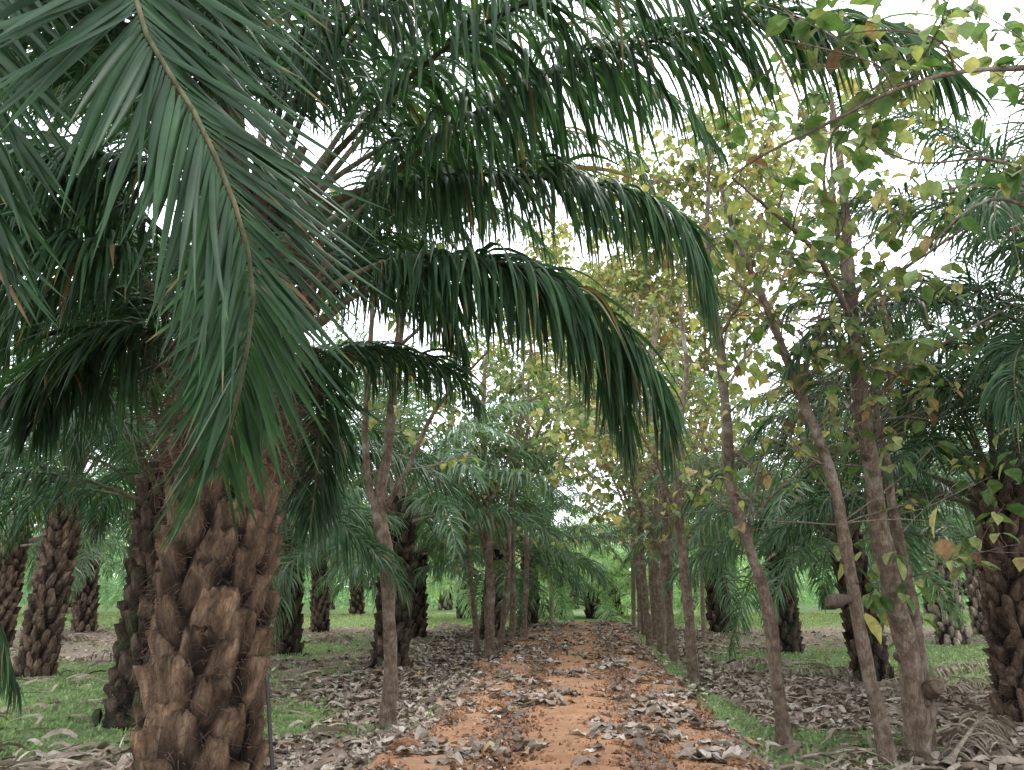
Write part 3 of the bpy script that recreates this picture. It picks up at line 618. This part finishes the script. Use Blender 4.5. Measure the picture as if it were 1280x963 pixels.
gp(903, 790, 3.4, "oil palm with a long frond trailing to the ground behind the right-bank row", 'm', 15, tmat='palm_bark_dark', r0=.36)
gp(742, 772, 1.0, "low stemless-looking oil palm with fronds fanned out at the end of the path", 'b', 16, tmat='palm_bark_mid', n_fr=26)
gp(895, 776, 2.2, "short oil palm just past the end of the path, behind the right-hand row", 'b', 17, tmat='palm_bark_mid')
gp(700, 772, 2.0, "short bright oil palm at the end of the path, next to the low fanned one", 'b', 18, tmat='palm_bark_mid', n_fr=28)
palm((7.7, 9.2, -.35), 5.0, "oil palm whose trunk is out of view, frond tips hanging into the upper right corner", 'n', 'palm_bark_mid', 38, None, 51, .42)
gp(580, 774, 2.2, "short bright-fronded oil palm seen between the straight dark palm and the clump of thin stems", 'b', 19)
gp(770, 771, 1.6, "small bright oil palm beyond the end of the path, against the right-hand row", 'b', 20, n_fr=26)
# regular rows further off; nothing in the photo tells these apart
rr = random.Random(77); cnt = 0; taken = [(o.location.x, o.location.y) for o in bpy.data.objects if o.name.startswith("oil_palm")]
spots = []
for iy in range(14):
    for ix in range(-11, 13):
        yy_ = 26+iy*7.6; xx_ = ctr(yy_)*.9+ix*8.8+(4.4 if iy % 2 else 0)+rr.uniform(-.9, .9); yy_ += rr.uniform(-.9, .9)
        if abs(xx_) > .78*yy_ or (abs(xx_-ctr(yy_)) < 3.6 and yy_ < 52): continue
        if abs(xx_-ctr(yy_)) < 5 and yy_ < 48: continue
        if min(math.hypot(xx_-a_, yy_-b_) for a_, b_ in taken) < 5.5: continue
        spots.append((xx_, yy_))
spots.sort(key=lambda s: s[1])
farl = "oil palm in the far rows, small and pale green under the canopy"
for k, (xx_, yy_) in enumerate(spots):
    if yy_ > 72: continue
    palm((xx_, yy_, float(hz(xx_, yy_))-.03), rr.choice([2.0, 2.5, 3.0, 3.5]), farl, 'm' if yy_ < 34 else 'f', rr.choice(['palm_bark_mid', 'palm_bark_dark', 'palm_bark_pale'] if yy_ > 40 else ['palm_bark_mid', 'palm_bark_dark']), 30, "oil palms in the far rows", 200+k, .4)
# the farthest rows read as one mass
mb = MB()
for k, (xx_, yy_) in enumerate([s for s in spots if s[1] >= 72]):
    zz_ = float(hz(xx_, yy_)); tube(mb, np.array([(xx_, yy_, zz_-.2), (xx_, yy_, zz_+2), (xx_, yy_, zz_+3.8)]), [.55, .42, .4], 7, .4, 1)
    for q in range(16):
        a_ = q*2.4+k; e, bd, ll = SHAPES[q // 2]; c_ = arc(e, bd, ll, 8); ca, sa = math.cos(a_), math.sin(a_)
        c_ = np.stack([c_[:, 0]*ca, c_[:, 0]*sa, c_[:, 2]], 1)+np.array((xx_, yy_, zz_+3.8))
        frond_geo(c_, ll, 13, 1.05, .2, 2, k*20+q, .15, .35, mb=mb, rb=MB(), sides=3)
tag(link("distant_grove", mb.mesh("distant_grove", [M['frond_far_haze'], M['palm_bark_mid']])), kind="stuff")

# ------------------------------------------------------------------ slender broad-leaved trees
def bleaf(mb, p, d, L_, W_, t, r, droop=.25, nrows=5):
    """one broad leaf: short stalk, ovate blade folded along the midrib"""
    d = Vector(d).normalized(); side = d.cross(Vector((0, 0, 1)))
    if side.length < .1: side = Vector((1, 0, 0))
    side.normalize(); tw = r.uniform(-.8, .8); upv = side.cross(d); side = side*math.cos(tw)+upv*math.sin(tw)
    fold = r.uniform(.05, .5); vs = []; p = Vector(p); wob = r.uniform(-.15, .15)
    for k in range(nrows):
        s = k/(nrows-1); wdt = W_*.5*math.sin(math.pi*min(.999, (s*.93+.04))**.8)*(1.05 if s < .6 else .9)
        nv = side.cross(d); e = r.uniform(-.04, .04)*L_
        vs += [p-side*wdt+nv*(fold*wdt+e), p, p+side*wdt+nv*(fold*wdt-e)]
        p = p+d*L_/(nrows-1); d = (d+Vector((wob*.3, wob*.3, -droop))).normalized(); side = (side-d*side.dot(d)).normalized()
    F = [(k*3+j, k*3+j+1, k*3+j+4, k*3+j+3) for k in range(nrows-1) for j in range(2)]
    mb.add([tuple(v) for v in vs], F, t)
def grow(tw, lf, p, d, L_, r0, depth, r, leafp, lsize, tintr, spots=None):
    """wandering twig with side twigs and leaves"""
    p = Vector(p); d = Vector(d).normalized(); n_ = max(4, int(L_/.14)); pts = [p.copy()]; cur = Vector((r.uniform(-1, 1), r.uniform(-1, 1), r.uniform(-.6, .9)))*.07
    for k in range(n_):
        p = p+d*(L_/n_); pts.append(p.copy()); d = (d+cur+Vector((r.uniform(-1, 1), r.uniform(-1, 1), r.uniform(-1, 1)))*.11).normalized()
        q = (k+1)/n_
        if depth > 0 and q > .2 and r.random() < .5:
            s = Vector((r.uniform(-1, 1), r.uniform(-1, 1), r.uniform(-.3, 1))); s = (d*.7+s.normalized()*.9)
            grow(tw, lf, p, s, L_*r.uniform(.3, .6), r0*(1-.7*q)*.7, depth-1, r, leafp, lsize, tintr)
        if (depth <= 1) and q > .25 and r.random() < leafp:
            for _ in range(2 if r.random() < .5 else 1):
                s = Vector((r.uniform(-1, 1), r.uniform(-1, 1), r.uniform(-.7, .4))).normalized(); st = p+s*.04
                tube(tw, np.array([tuple(p), tuple(st)]), [.0025, .002], 3, .6, 0, cap=False)
                bleaf(lf, st, s+Vector((0, 0, -.35)), lsize*r.uniform(.4, 1.3), lsize*.72*r.uniform(.5, 1.1), min(1, max(0, r.gauss(*tintr))), r)
    tube(tw, np.array([tuple(q) for q in pts]), np.linspace(r0, max(.0025, r0*.3), len(pts)), 5 if r0 > .008 else 3, .5, 0, cap=False)

def tree(label, stems, seed, leafp=.3, lsize=.2, tintr=(.5, .22), nbr=(5, 9), blen=(.5, 1.4), tdepth=2, bark='teak_bark', group=None, name="slender_tree", low=.35, twig_r=.011, extra=None):
    """stems: list of (pts in pixel+depth with radius in px): first is the trunk, others are boughs"""
    r = random.Random(seed); first = [P(*q[:3]) for q in stems[0]]
    root = Vector(first[0]); gz = float(hz(root.x, root.y)); org = Vector((root.x, root.y, gz))
    t = thing(name, label, "tree", org, group); tw, lf = MB(), MB()
    for si, st in enumerate(stems):
        pts = [P(*q[:3]) for q in st]; rad_ = [q[3]*q[2]/FPX*.32 for q in st]
        if si == 0:
            pts = [Vector((pts[0].x, pts[0].y, gz-.15))]+pts if pts[0].z > gz+.05 else pts
            if len(pts) > len(rad_): rad_ = [rad_[0]*1.12]+rad_
        n_ = 34 if si == 0 else 20
        c_, ln = spline(pts, n_); sp = [np.linalg.norm(np.array(pts[k+1])-np.array(pts[k])) for k in range(len(pts)-1)]; cs = np.r_[0, np.cumsum(sp)]/sum(sp)
        rr_ = np.interp(np.linspace(0, 1, n_), cs, rad_)
        kn = np.array([1+.16*max(0, noise.noise(Vector((k*.9, seed, si)))) for k in range(n_)]); 
        if si == 0: kn = kn*(1+.45*np.exp(-np.linspace(0, ln, n_)*4))
        wobv = np.array([[noise.noise(Vector((k*.45, seed+q*9, si*3))) for q in range(3)] for k in range(n_)])*.035*min(1., rr_.mean()*14); wobv[0] = 0
        m_ = MB(); tube(m_, c_+wobv-np.array(org), rr_*kn, 12 if si == 0 else 9, .5, 0, 1, .35, seed+si)
        for q in range(11 if si == 0 else 3):     # knots and broken twig stubs
            k = r.randrange(3, n_-2); a_ = r.uniform(0, 6.28); s = Vector((math.cos(a_), math.sin(a_), .35)); p0 = Vector(c_[k]+wobv[k])-org
            tube(m_, np.array([tuple(p0+s*rr_[k]*f) for f in (.5, 1.08, 1.28)]), np.array([.62, .40, .22])*rr_[k], 7, .35)
        link("trunk" if si == 0 else "branch", m_.mesh("tree_limb", [M[bark]]), t)
        nb = r.randint(*nbr)
        for k in range(nb):
            q = r.uniform(low if si == 0 else .15, 1); i_ = min(n_-1, int(q*(n_-1))); a_ = r.uniform(0, 6.28)
            d = Vector((math.cos(a_), math.sin(a_), r.uniform(.0, .9)))
            grow(tw, lf, Vector(c_[i_]+wobv[i_]), d, r.uniform(*blen), min(rr_[i_]*.45, twig_r), tdepth, r, leafp, lsize, tintr)
    o_ = np.array(org, np.float32)
    for m_ in (tw, lf): m_.v = [v-o_ for v in m_.v]
    if tw.v: link("twigs", tw.mesh("twigs", [M['twig']]), t)
    if lf.v: link("foliage", lf.mesh("foliage", [M['teak_leaf']], False), t)
    return t
# the forked tree at the left of the path
tree("slender tree forking low into upright stems beside the green scrap, left of the path", [
    [(487, 893, 10.8, 28), (487, 800, 10.85, 25), (484, 700, 10.9, 26), (474, 645, 11, 27), (484, 560, 11.2, 19), (494, 470, 11.3, 18), (503, 390, 11.4, 15), (512, 320, 11.6, 12), (518, 240, 11.8, 10), (512, 140, 12.2, 8), (500, 40, 12.6, 5)],
    [(474, 650, 11, 19), (460, 600, 11, 14), (457, 520, 11, 12), (462, 440, 11.1, 11), (466, 360, 11.2, 8), (460, 290, 11.3, 5)],
    [(480, 640, 11, 11), (510, 585, 10.9, 9), (540, 520, 10.8, 8), (575, 475, 10.7, 6), (610, 440, 10.6, 4)],
    [(503, 430, 11.3, 9), (530, 400, 11.3, 6), (548, 340, 11.4, 4)]], 31, .3, .19, (.62, .15), (5, 8), (.6, 1.8), 2, low=.62)
# right-hand trees
tree("single slender tree on the right bank leaning back over the path, knobbly halfway up", [
    [(980, 935, 9.5, 26), (972, 850, 9.5, 24), (960, 760, 9.6, 24), (935, 680, 9.7, 22), (912, 600, 9.8, 20), (908, 520, 9.9, 20), (900, 440, 10, 17), (888, 350, 10.2, 13), (884, 260, 10.4, 9), (888, 180, 10.6, 6)],
    [(900, 420, 10, 8), (925, 380, 10, 6), (950, 350, 10.1, 4)],
    [(912, 560, 9.8, 6), (948, 600, 9.5, 5), (925, 660, 9.4, 4)],
    [(930, 665, 9.7, 6), (960, 625, 9.6, 5), (1010, 585, 9.4, 4), (1075, 560, 9.2, 4), (1130, 540, 9.0, 3)]], 32, .10, .19, (.62, .2), (14, 18), (.5, 1.7), 2)
tree("thin leaning tree with a sawn white stub, just in front of the thick twin-stemmed tree", [
    [(1113, 975, 8.6, 27), (1100, 900, 8.6, 26), (1078, 800, 8.7, 25), (1060, 700, 8.7, 23), (1040, 600, 8.8, 21), (1012, 520, 8.9, 19), (980, 440, 9.0, 15), (948, 360, 9.1, 12), (918, 290, 9.3, 9), (895, 220, 9.5, 6)],
    [(1000, 500, 8.9, 10), (1012, 440, 9, 9), (1030, 380, 9.1, 5)]], 33, .10, .2, (.6, .22), (15, 18), (.5, 1.7), 2)
tree("thick twin-stemmed tree with a cut stump at its foot and broad yellow-green leaves", [
    [(1148, 968, 8.9, 46), (1146, 900, 8.9, 44), (1130, 800, 9, 40), (1108, 700, 9, 37), (1092, 600, 9.1, 33), (1076, 500, 9.2, 29), (1066, 400, 9.3, 25), (1058, 300, 9.5, 19), (1050, 200, 9.8, 13), (1038, 110, 10.2, 8)],
    [(1164, 968, 9.05, 30), (1158, 880, 9.1, 28), (1140, 760, 9.15, 24), (1118, 640, 9.2, 18), (1100, 540, 9.3, 12), (1090, 460, 9.4, 7)],
    [(1076, 430, 9.3, 14), (1050, 370, 9.1, 11), (1015, 310, 8.9, 9), (960, 260, 8.6, 7), (915, 222, 8.4, 5)],
    [(1064, 390, 9.3, 11), (1048, 300, 9.6, 8), (1040, 220, 9.8, 6), (1038, 140, 10, 4)],
    [(1070, 400, 9.3, 10), (1110, 350, 9.2, 7), (1170, 310, 9.1, 5), (1240, 260, 9, 4)],
    [(1060, 330, 9.4, 8), (1030, 230, 9.2, 6), (1050, 150, 9, 5), (1120, 90, 8.8, 4)],
    [(1082, 520, 9.2, 9), (1120, 470, 9, 7), (1180, 430, 8.8, 5), (1250, 390, 8.6, 4)]], 34, .22, .23, (.44, .24), (12, 16), (.7, 1.7), 2)
tree("bare pinkish thin tree at the near end of the right-hand row on the bank", [
    [(866, 855, 15.2, 20), (862, 780, 15.2, 18), (854, 700, 15.3, 17), (847, 620, 15.4, 15), (850, 540, 15.6, 12), (858, 460, 15.8, 9), (850, 380, 16, 6)],
    [(852, 680, 15.3, 8), (830, 600, 15.2, 6), (800, 540, 15, 4)]], 35, .16, .2, (.6, .2), (9, 12), (.8, 2.2), 2)
for k, (bx, by, dd, tx, w_) in enumerate([(845, 835, 17.5, 815, 13), (828, 820, 20, 812, 12), (812, 806, 23, 790, 11), (838, 812, 21.5, 846, 11), (820, 796, 26, 806, 10), (806, 790, 29, 775, 9)]):
    tree("thin bare-stemmed tree in the crowded row along the right bank", [
        [(bx, by, dd, w_*1.3), ((bx*.7+tx*.3)-3, by-110, dd, w_), ((bx+tx)/2, by-220, dd+.2, w_*.8), (tx, by-340, dd+.4, w_*.55), (tx+8, by-440, dd+.6, w_*.35)],
        [((bx*.7+tx*.3), by-120, dd, w_*.6), (tx-28, by-240, dd, w_*.45), (tx-52, by-330, dd, w_*.3)]],
        40+k, .32, .22, (.62, .16), (9, 13), (1.0, 2.6), 2, group="thin trees crowded along the right bank", low=.25, twig_r=.014)
for k, (bx, by, dd, tx, w_, lbl) in enumerate([
        (612, 808, 20.5, 604, 17, "thickest stem of the clump on the left bank, before the dark far palm"),
        (640, 800, 22.5, 638, 10, "straight thin stem on the left bank, second from the thick one"),
        (655, 792, 24.5, 660, 9, "thin stem on the left bank touching the dark far palm"),
        (626, 804, 21, 652, 9, "crooked thin stem leaning out from the clump on the left bank"),
        (596, 800, 22, 560, 9, "thin stem with broken top at the outer side of the clump on the left bank")]):
    tree(lbl, [
        [(bx, by, dd, w_*1.25), ((bx*.7+tx*.3)+2, by-90, dd, w_), ((bx+tx)/2, by-190, dd+.1, w_*.85), (tx, by-290, dd+.2, w_*.6), (tx+4, by-370, dd+.4, w_*.35)],
        [((bx*.7+tx*.3), by-110, dd, w_*.5), (bx-24, by-200, dd, w_*.4), (bx-42, by-270, dd, w_*.3)],
        [((bx+tx)/2, by-170, dd, w_*.5), (bx+26, by-240, dd, w_*.4), (bx+50, by-310, dd, w_*.3)]],
        60+k, .30, .2, (.3, .2), (7, 10), (.8, 2.0), 2, low=.2, twig_r=.012)
# yellow-leaved crowns standing further down the row, against the sky
for k, (bx, by, dd, tx, hh) in enumerate([(800, 788, 31, 770, 480), (792, 784, 35, 740, 430), (830, 790, 28, 850, 520), (690, 782, 38, 700, 380), (880, 792, 27, 930, 600)]):
    tree("yellow-leaved tree far down the row, its crown pale against the sky", [
        [(bx, by, dd, 9), (bx-4, by-hh*.35, dd, 8), ((bx+tx)/2, by-hh*.6, dd, 7), (tx, by-hh*.85, dd, 5), (tx+4, by-hh, dd, 3)],
        [(bx-4, by-hh*.4, dd, 6), (tx-50, by-hh*.65, dd, 5), (tx-80, by-hh*.85, dd, 3)],
        [((bx+tx)/2, by-hh*.5, dd, 6), (tx+40, by-hh*.7, dd, 5), (tx+75, by-hh*.9, dd, 3)],
        [(tx, by-hh*.7, dd, 5), (tx-20, by-hh*.9, dd, 4), (tx-30, by-hh*1.05, dd, 3)]],
        80+k, .55, .30, (.66, .15), (10, 14), (1.4, 3.2), 2, group="yellow-leaved trees far down the row", low=.45, twig_r=.016, bark='teak_bark_pale')
# a tree whose trunk is out of view sends a long bough across the upper right corner
tree("tree out of view at the right whose long curved bough crosses the upper right corner", [
    [(1560, 1290, 5.6, 60), (1540, 800, 5.6, 52), (1500, 400, 5.5, 44), (1440, 160, 5.4, 34), (1400, 0, 5.4, 26)],
    [(1450, 170, 5.4, 20), (1350, 92, 5.0, 15), (1260, 86, 4.7, 11), (1190, 92, 4.6, 9), (1120, 112, 4.6, 8), (1040, 152, 4.6, 6), (960, 190, 4.7, 5), (915, 218, 4.8, 3)],
    [(1118, 112, 4.6, 5), (1098, 82, 4.6, 4), (1050, 66, 4.6, 3), (980, 50, 4.6, 2)],
    [(1195, 92, 4.6, 5), (1176, 52, 4.5, 4), (1110, 38, 4.5, 3), (1048, 44, 4.5, 2)],
    [(1440, 300, 5.4, 12), (1340, 240, 5.1, 8), (1240, 200, 4.9, 5), (1150, 205, 4.8, 4), (1100, 185, 4.8, 3)],
    [(1440, 380, 5.4, 12), (1350, 300, 5.1, 9), (1260, 250, 4.9, 6), (1200, 270, 4.9, 4), (1150, 330, 4.9, 3)]], 99, .42, .15, (.38, .24), (10, 14), (.4, .9), 1, low=.5, twig_r=.006)

# ------------------------------------------------------------------ smaller things
def one_leaf(px, py, dd, L_, W_, t, name, label, cat, d=(.2, 0, -1), seed=0, roll=0, hang=None):
    r = random.Random(seed); m_ = MB(); bleaf(m_, (0, 0, 0), d, L_, W_, t, r, .12, 8)
    st = MB(); 
    if hang:
        h_ = P(*hang)-P(px, py, dd); tube(st, spline([(0, 0, 0), tuple(h_*.5+Vector((0, 0, .03))), tuple(h_)], 8)[0], .0035, 5, .5)
    o = tag(link(name, m_.mesh(name, [M['teak_leaf']]), None, P(px, py, dd)), label, cat)
    if hang: link("leaf_stalk", st.mesh("leaf_stalk", [M['twig']]), o)
    return o
one_leaf(1172, 636, 7.9, .30, .17, .82, "hanging_leaf", "large yellow leaf hanging in front of the thick twin-stemmed tree's right side", "leaf", (-.4, 0, -1), 1, hang=(1200, 600, 8.2))
one_leaf(1080, 768, 8.3, .34, .13, .80, "hanging_leaf", "long yellow leaf caught between the thin leaning tree and the twin-stemmed tree", "leaf", (.7, 0, -.9), 2, hang=(1074, 745, 8.6))
one_leaf(1178, 674, 8.4, .22, .2, .95, "hanging_leaf", "orange-brown dead leaf hanging over the pale palm trunk", "leaf", (.1, 0, -1), 3, hang=(1190, 640, 8.6))
one_leaf(1020, 455, 8.6, .30, .2, .2, "hanging_leaf", "broad green leaf hanging beside the sharp bend of the thick tree", "leaf", (.4, 0, -1), 4, hang=(1060, 440, 9.1))
# clods of orange clay
def clod(px, py, s, label, seed):
    q = G(px, py, -.02); z_ = float(hz(q.x, q.y)); 
    import bmesh
    bm = bmesh.new(); bmesh.ops.create_icosphere(bm, subdivisions=4, radius=1)
    for v in bm.verts:
        f = 1+.42*noise.noise(v.co*1.3+Vector((seed, 0, 0)))+.2*noise.noise(v.co*3.5+Vector((0, seed, 0)))+.08*noise.noise(v.co*9); v.co = Vector((v.co.x*1.25*f, v.co.y*f, v.co.z*.72*f))*s
    me = bpy.data.meshes.new("clay_clod"); bm.to_mesh(me); bm.free(); me.materials.append(M['clay'])
    for p_ in me.polygons: p_.use_smooth = True
    a_ = me.attributes.new("tint", 'FLOAT', 'POINT'); a_.data.foreach_set("value", np.full(len(me.vertices), .5, np.float32))
    tag(link("clay_clod", me, None, (q.x, q.y, z_+s*.3)), label, "clod")
clod(600, 838, .13, "rounded orange clay clod on the left shoulder of the path, level with the forked tree", 1)
clod(506, 942, .13, "big rough clay clod at the near left corner of the path", 2)
clod(574, 905, .09, "small clay clod among grey leaves between the forked tree and the path", 3)
# black stake beside the big palm
q = P(334, 850, 4.75); q2 = P(342, 990, 4.6); gz = float(hz(q2.x, q2.y)); d = (q2-q).normalized(); k_ = (gz-.1-q.z)/d.z
st = thing("stake", "thin black stake leaning at the right side of the big palm trunk", "stake", q+d*k_); org = Vector(st.location)
mb = MB(); tube(mb, np.array([tuple(q+d*k_*t-org) for t in np.linspace(1, 0, 8)]), .012, 8, .5, 0, 1, .1); link("shaft", mb.mesh("shaft", [M['black']]), st)
mb = MB(); tube(mb, np.array([tuple(q-d*t-org) for t in (0, .015, .03)]), [.016, .016, .010], 8, .5); link("end_cap", mb.mesh("end_cap", [M['black']]), st)
# green scrap of plastic
q = G(470, 893, -.33); mb = MB(); vs = []
for i in range(6):
    for j in range(5): vs.append(((i/5-.5)*.20, (j/4-.5)*.14, .05+.07*noise.noise(Vector((i*.8, j*.9, 2)))+.03*math.sin(i*1.6)))
mb.add(vs, [(i*5+j, i*5+j+1, i*5+j+6, i*5+j+5) for i in range(5) for j in range(4)]); o = tag(link("plastic_scrap", mb.mesh("plastic_scrap", [M['plastic']]), None, (q.x, q.y, float(hz(q.x, q.y)))), "small scrap of bright green plastic on the ground by the forked tree", "litter")
# sawn stub on the thin leaning tree, cut stump at the foot of the thick tree
a0, a1 = P(1066, 748, 8.72), P(1036, 752, 8.5); mb = MB()
tube(mb, np.array([tuple(a0.lerp(a1, t)-a0) for t in np.linspace(0, 1, 6)]), np.array([.045, .05, .055, .075, .08, .055]), 14, .2, 0, 1, .3, 2)
par = next(o for o in bpy.data.objects if o.get("label", "").startswith("thin leaning tree with a sawn"))
link("sawn_stub", mb.mesh("sawn_stub", [M['teak_bark_pale']]), par, a0-Vector(par.location))
a0, a1 = P(1150, 868, 9.0), P(1172, 858, 8.7); mb = MB()
tube(mb, np.array([tuple(a0.lerp(a1, t)-a0) for t in np.linspace(0, 1, 5)]), np.array([.14, .11, .095, .10, .085]), 12, .25, 0, 1, .25, 6)
par = next(o for o in bpy.data.objects if o.get("label", "").startswith("thick twin-stemmed"))
o = link("cut_stub", mb.mesh("cut_stub", [M['wood']]), par, a0-Vector(par.location))

# fallen dry fronds
def dry_frond(px0, py0, px1, py1, label, seed, L_=.55, sag=.12, group=None, n_=70, hump=.15):
    a_, b_ = G(px0, py0), G(px1, py1); org = Vector((a_.x, a_.y, float(hz(a_.x, a_.y))))
    pts = []; r = random.Random(seed); lat = (b_-a_).cross(Vector((0, 0, 1))).normalized()
    for t in np.linspace(0, 1, 6):
        p_ = a_.lerp(b_, t)+lat*r.uniform(-.12, .12); p_.z = float(hz(p_.x, p_.y))+.06+hump*math.sin(math.pi*t)*r.uniform(.6, 1.1); pts.append(p_)
    c_, ln = spline(pts, 40); mb, rb = frond_geo(c_, ln, n_, L_, .045, 5, seed, .1, .55, 1., tintb=.5, thick=.035)
    V_ = mb.v[0]; g_ = hz(V_[:, 0], V_[:, 1])+.012+.05*np.abs(np.sin(V_[:, 0]*31+V_[:, 1]*17)); V_[:, 2] = np.maximum(V_[:, 2], g_)
    for m_ in (mb, rb): m_.v = [v-np.array(org, np.float32) for v in m_.v]
    t_ = tag(link("dry_frond", mb.mesh("dry_frond", [M['dry_frond']]), None, org), label, "fallen frond", group)
    link("stalk", rb.mesh("stalk", [M['petiole_old']]), t_)
dry_frond(960, 842, 1150, 852, "grey dead frond lying across the ground behind the leaning trees", 1)
dry_frond(1275, 834, 1080, 862, "brown dead frond stretching along the edge of the bright grass", 2)
dry_frond(1165, 872, 1255, 862, "heavy grey frond butt with split stalk on the ground beside the thick tree", 3, .35, n_=40)
dry_frond(1000, 832, 890, 842, "reddish dead frond running from the right bank to the dark palm", 4)
dry_frond(62, 806, 118, 800, "pale flattened frond heap in the grass beyond the left palm", 5, .8)
dry_frond(98, 826, 160, 828, "short grey frond lying behind the dark mossy palm", 6, .5)
dry_frond(385, 797, 432, 808, "dead frond at the foot of the slim palm, first of the heap", 7, .8)
dry_frond(382, 806, 440, 800, "dead frond crossing the heap by the slim palm", 8, .8)
dry_frond(1275, 950, 1170, 925, "straw-coloured dead frond on the ground in the near right corner", 9, .6)
dry_frond(1180, 968, 1265, 905, "stiff curled dead frond rising beside the thick tree's foot", 10, .6, hump=.3)
dry_frond(545, 786, 590, 790, "dead frond beside the straight dark palm, near the thin stems", 11, .8)
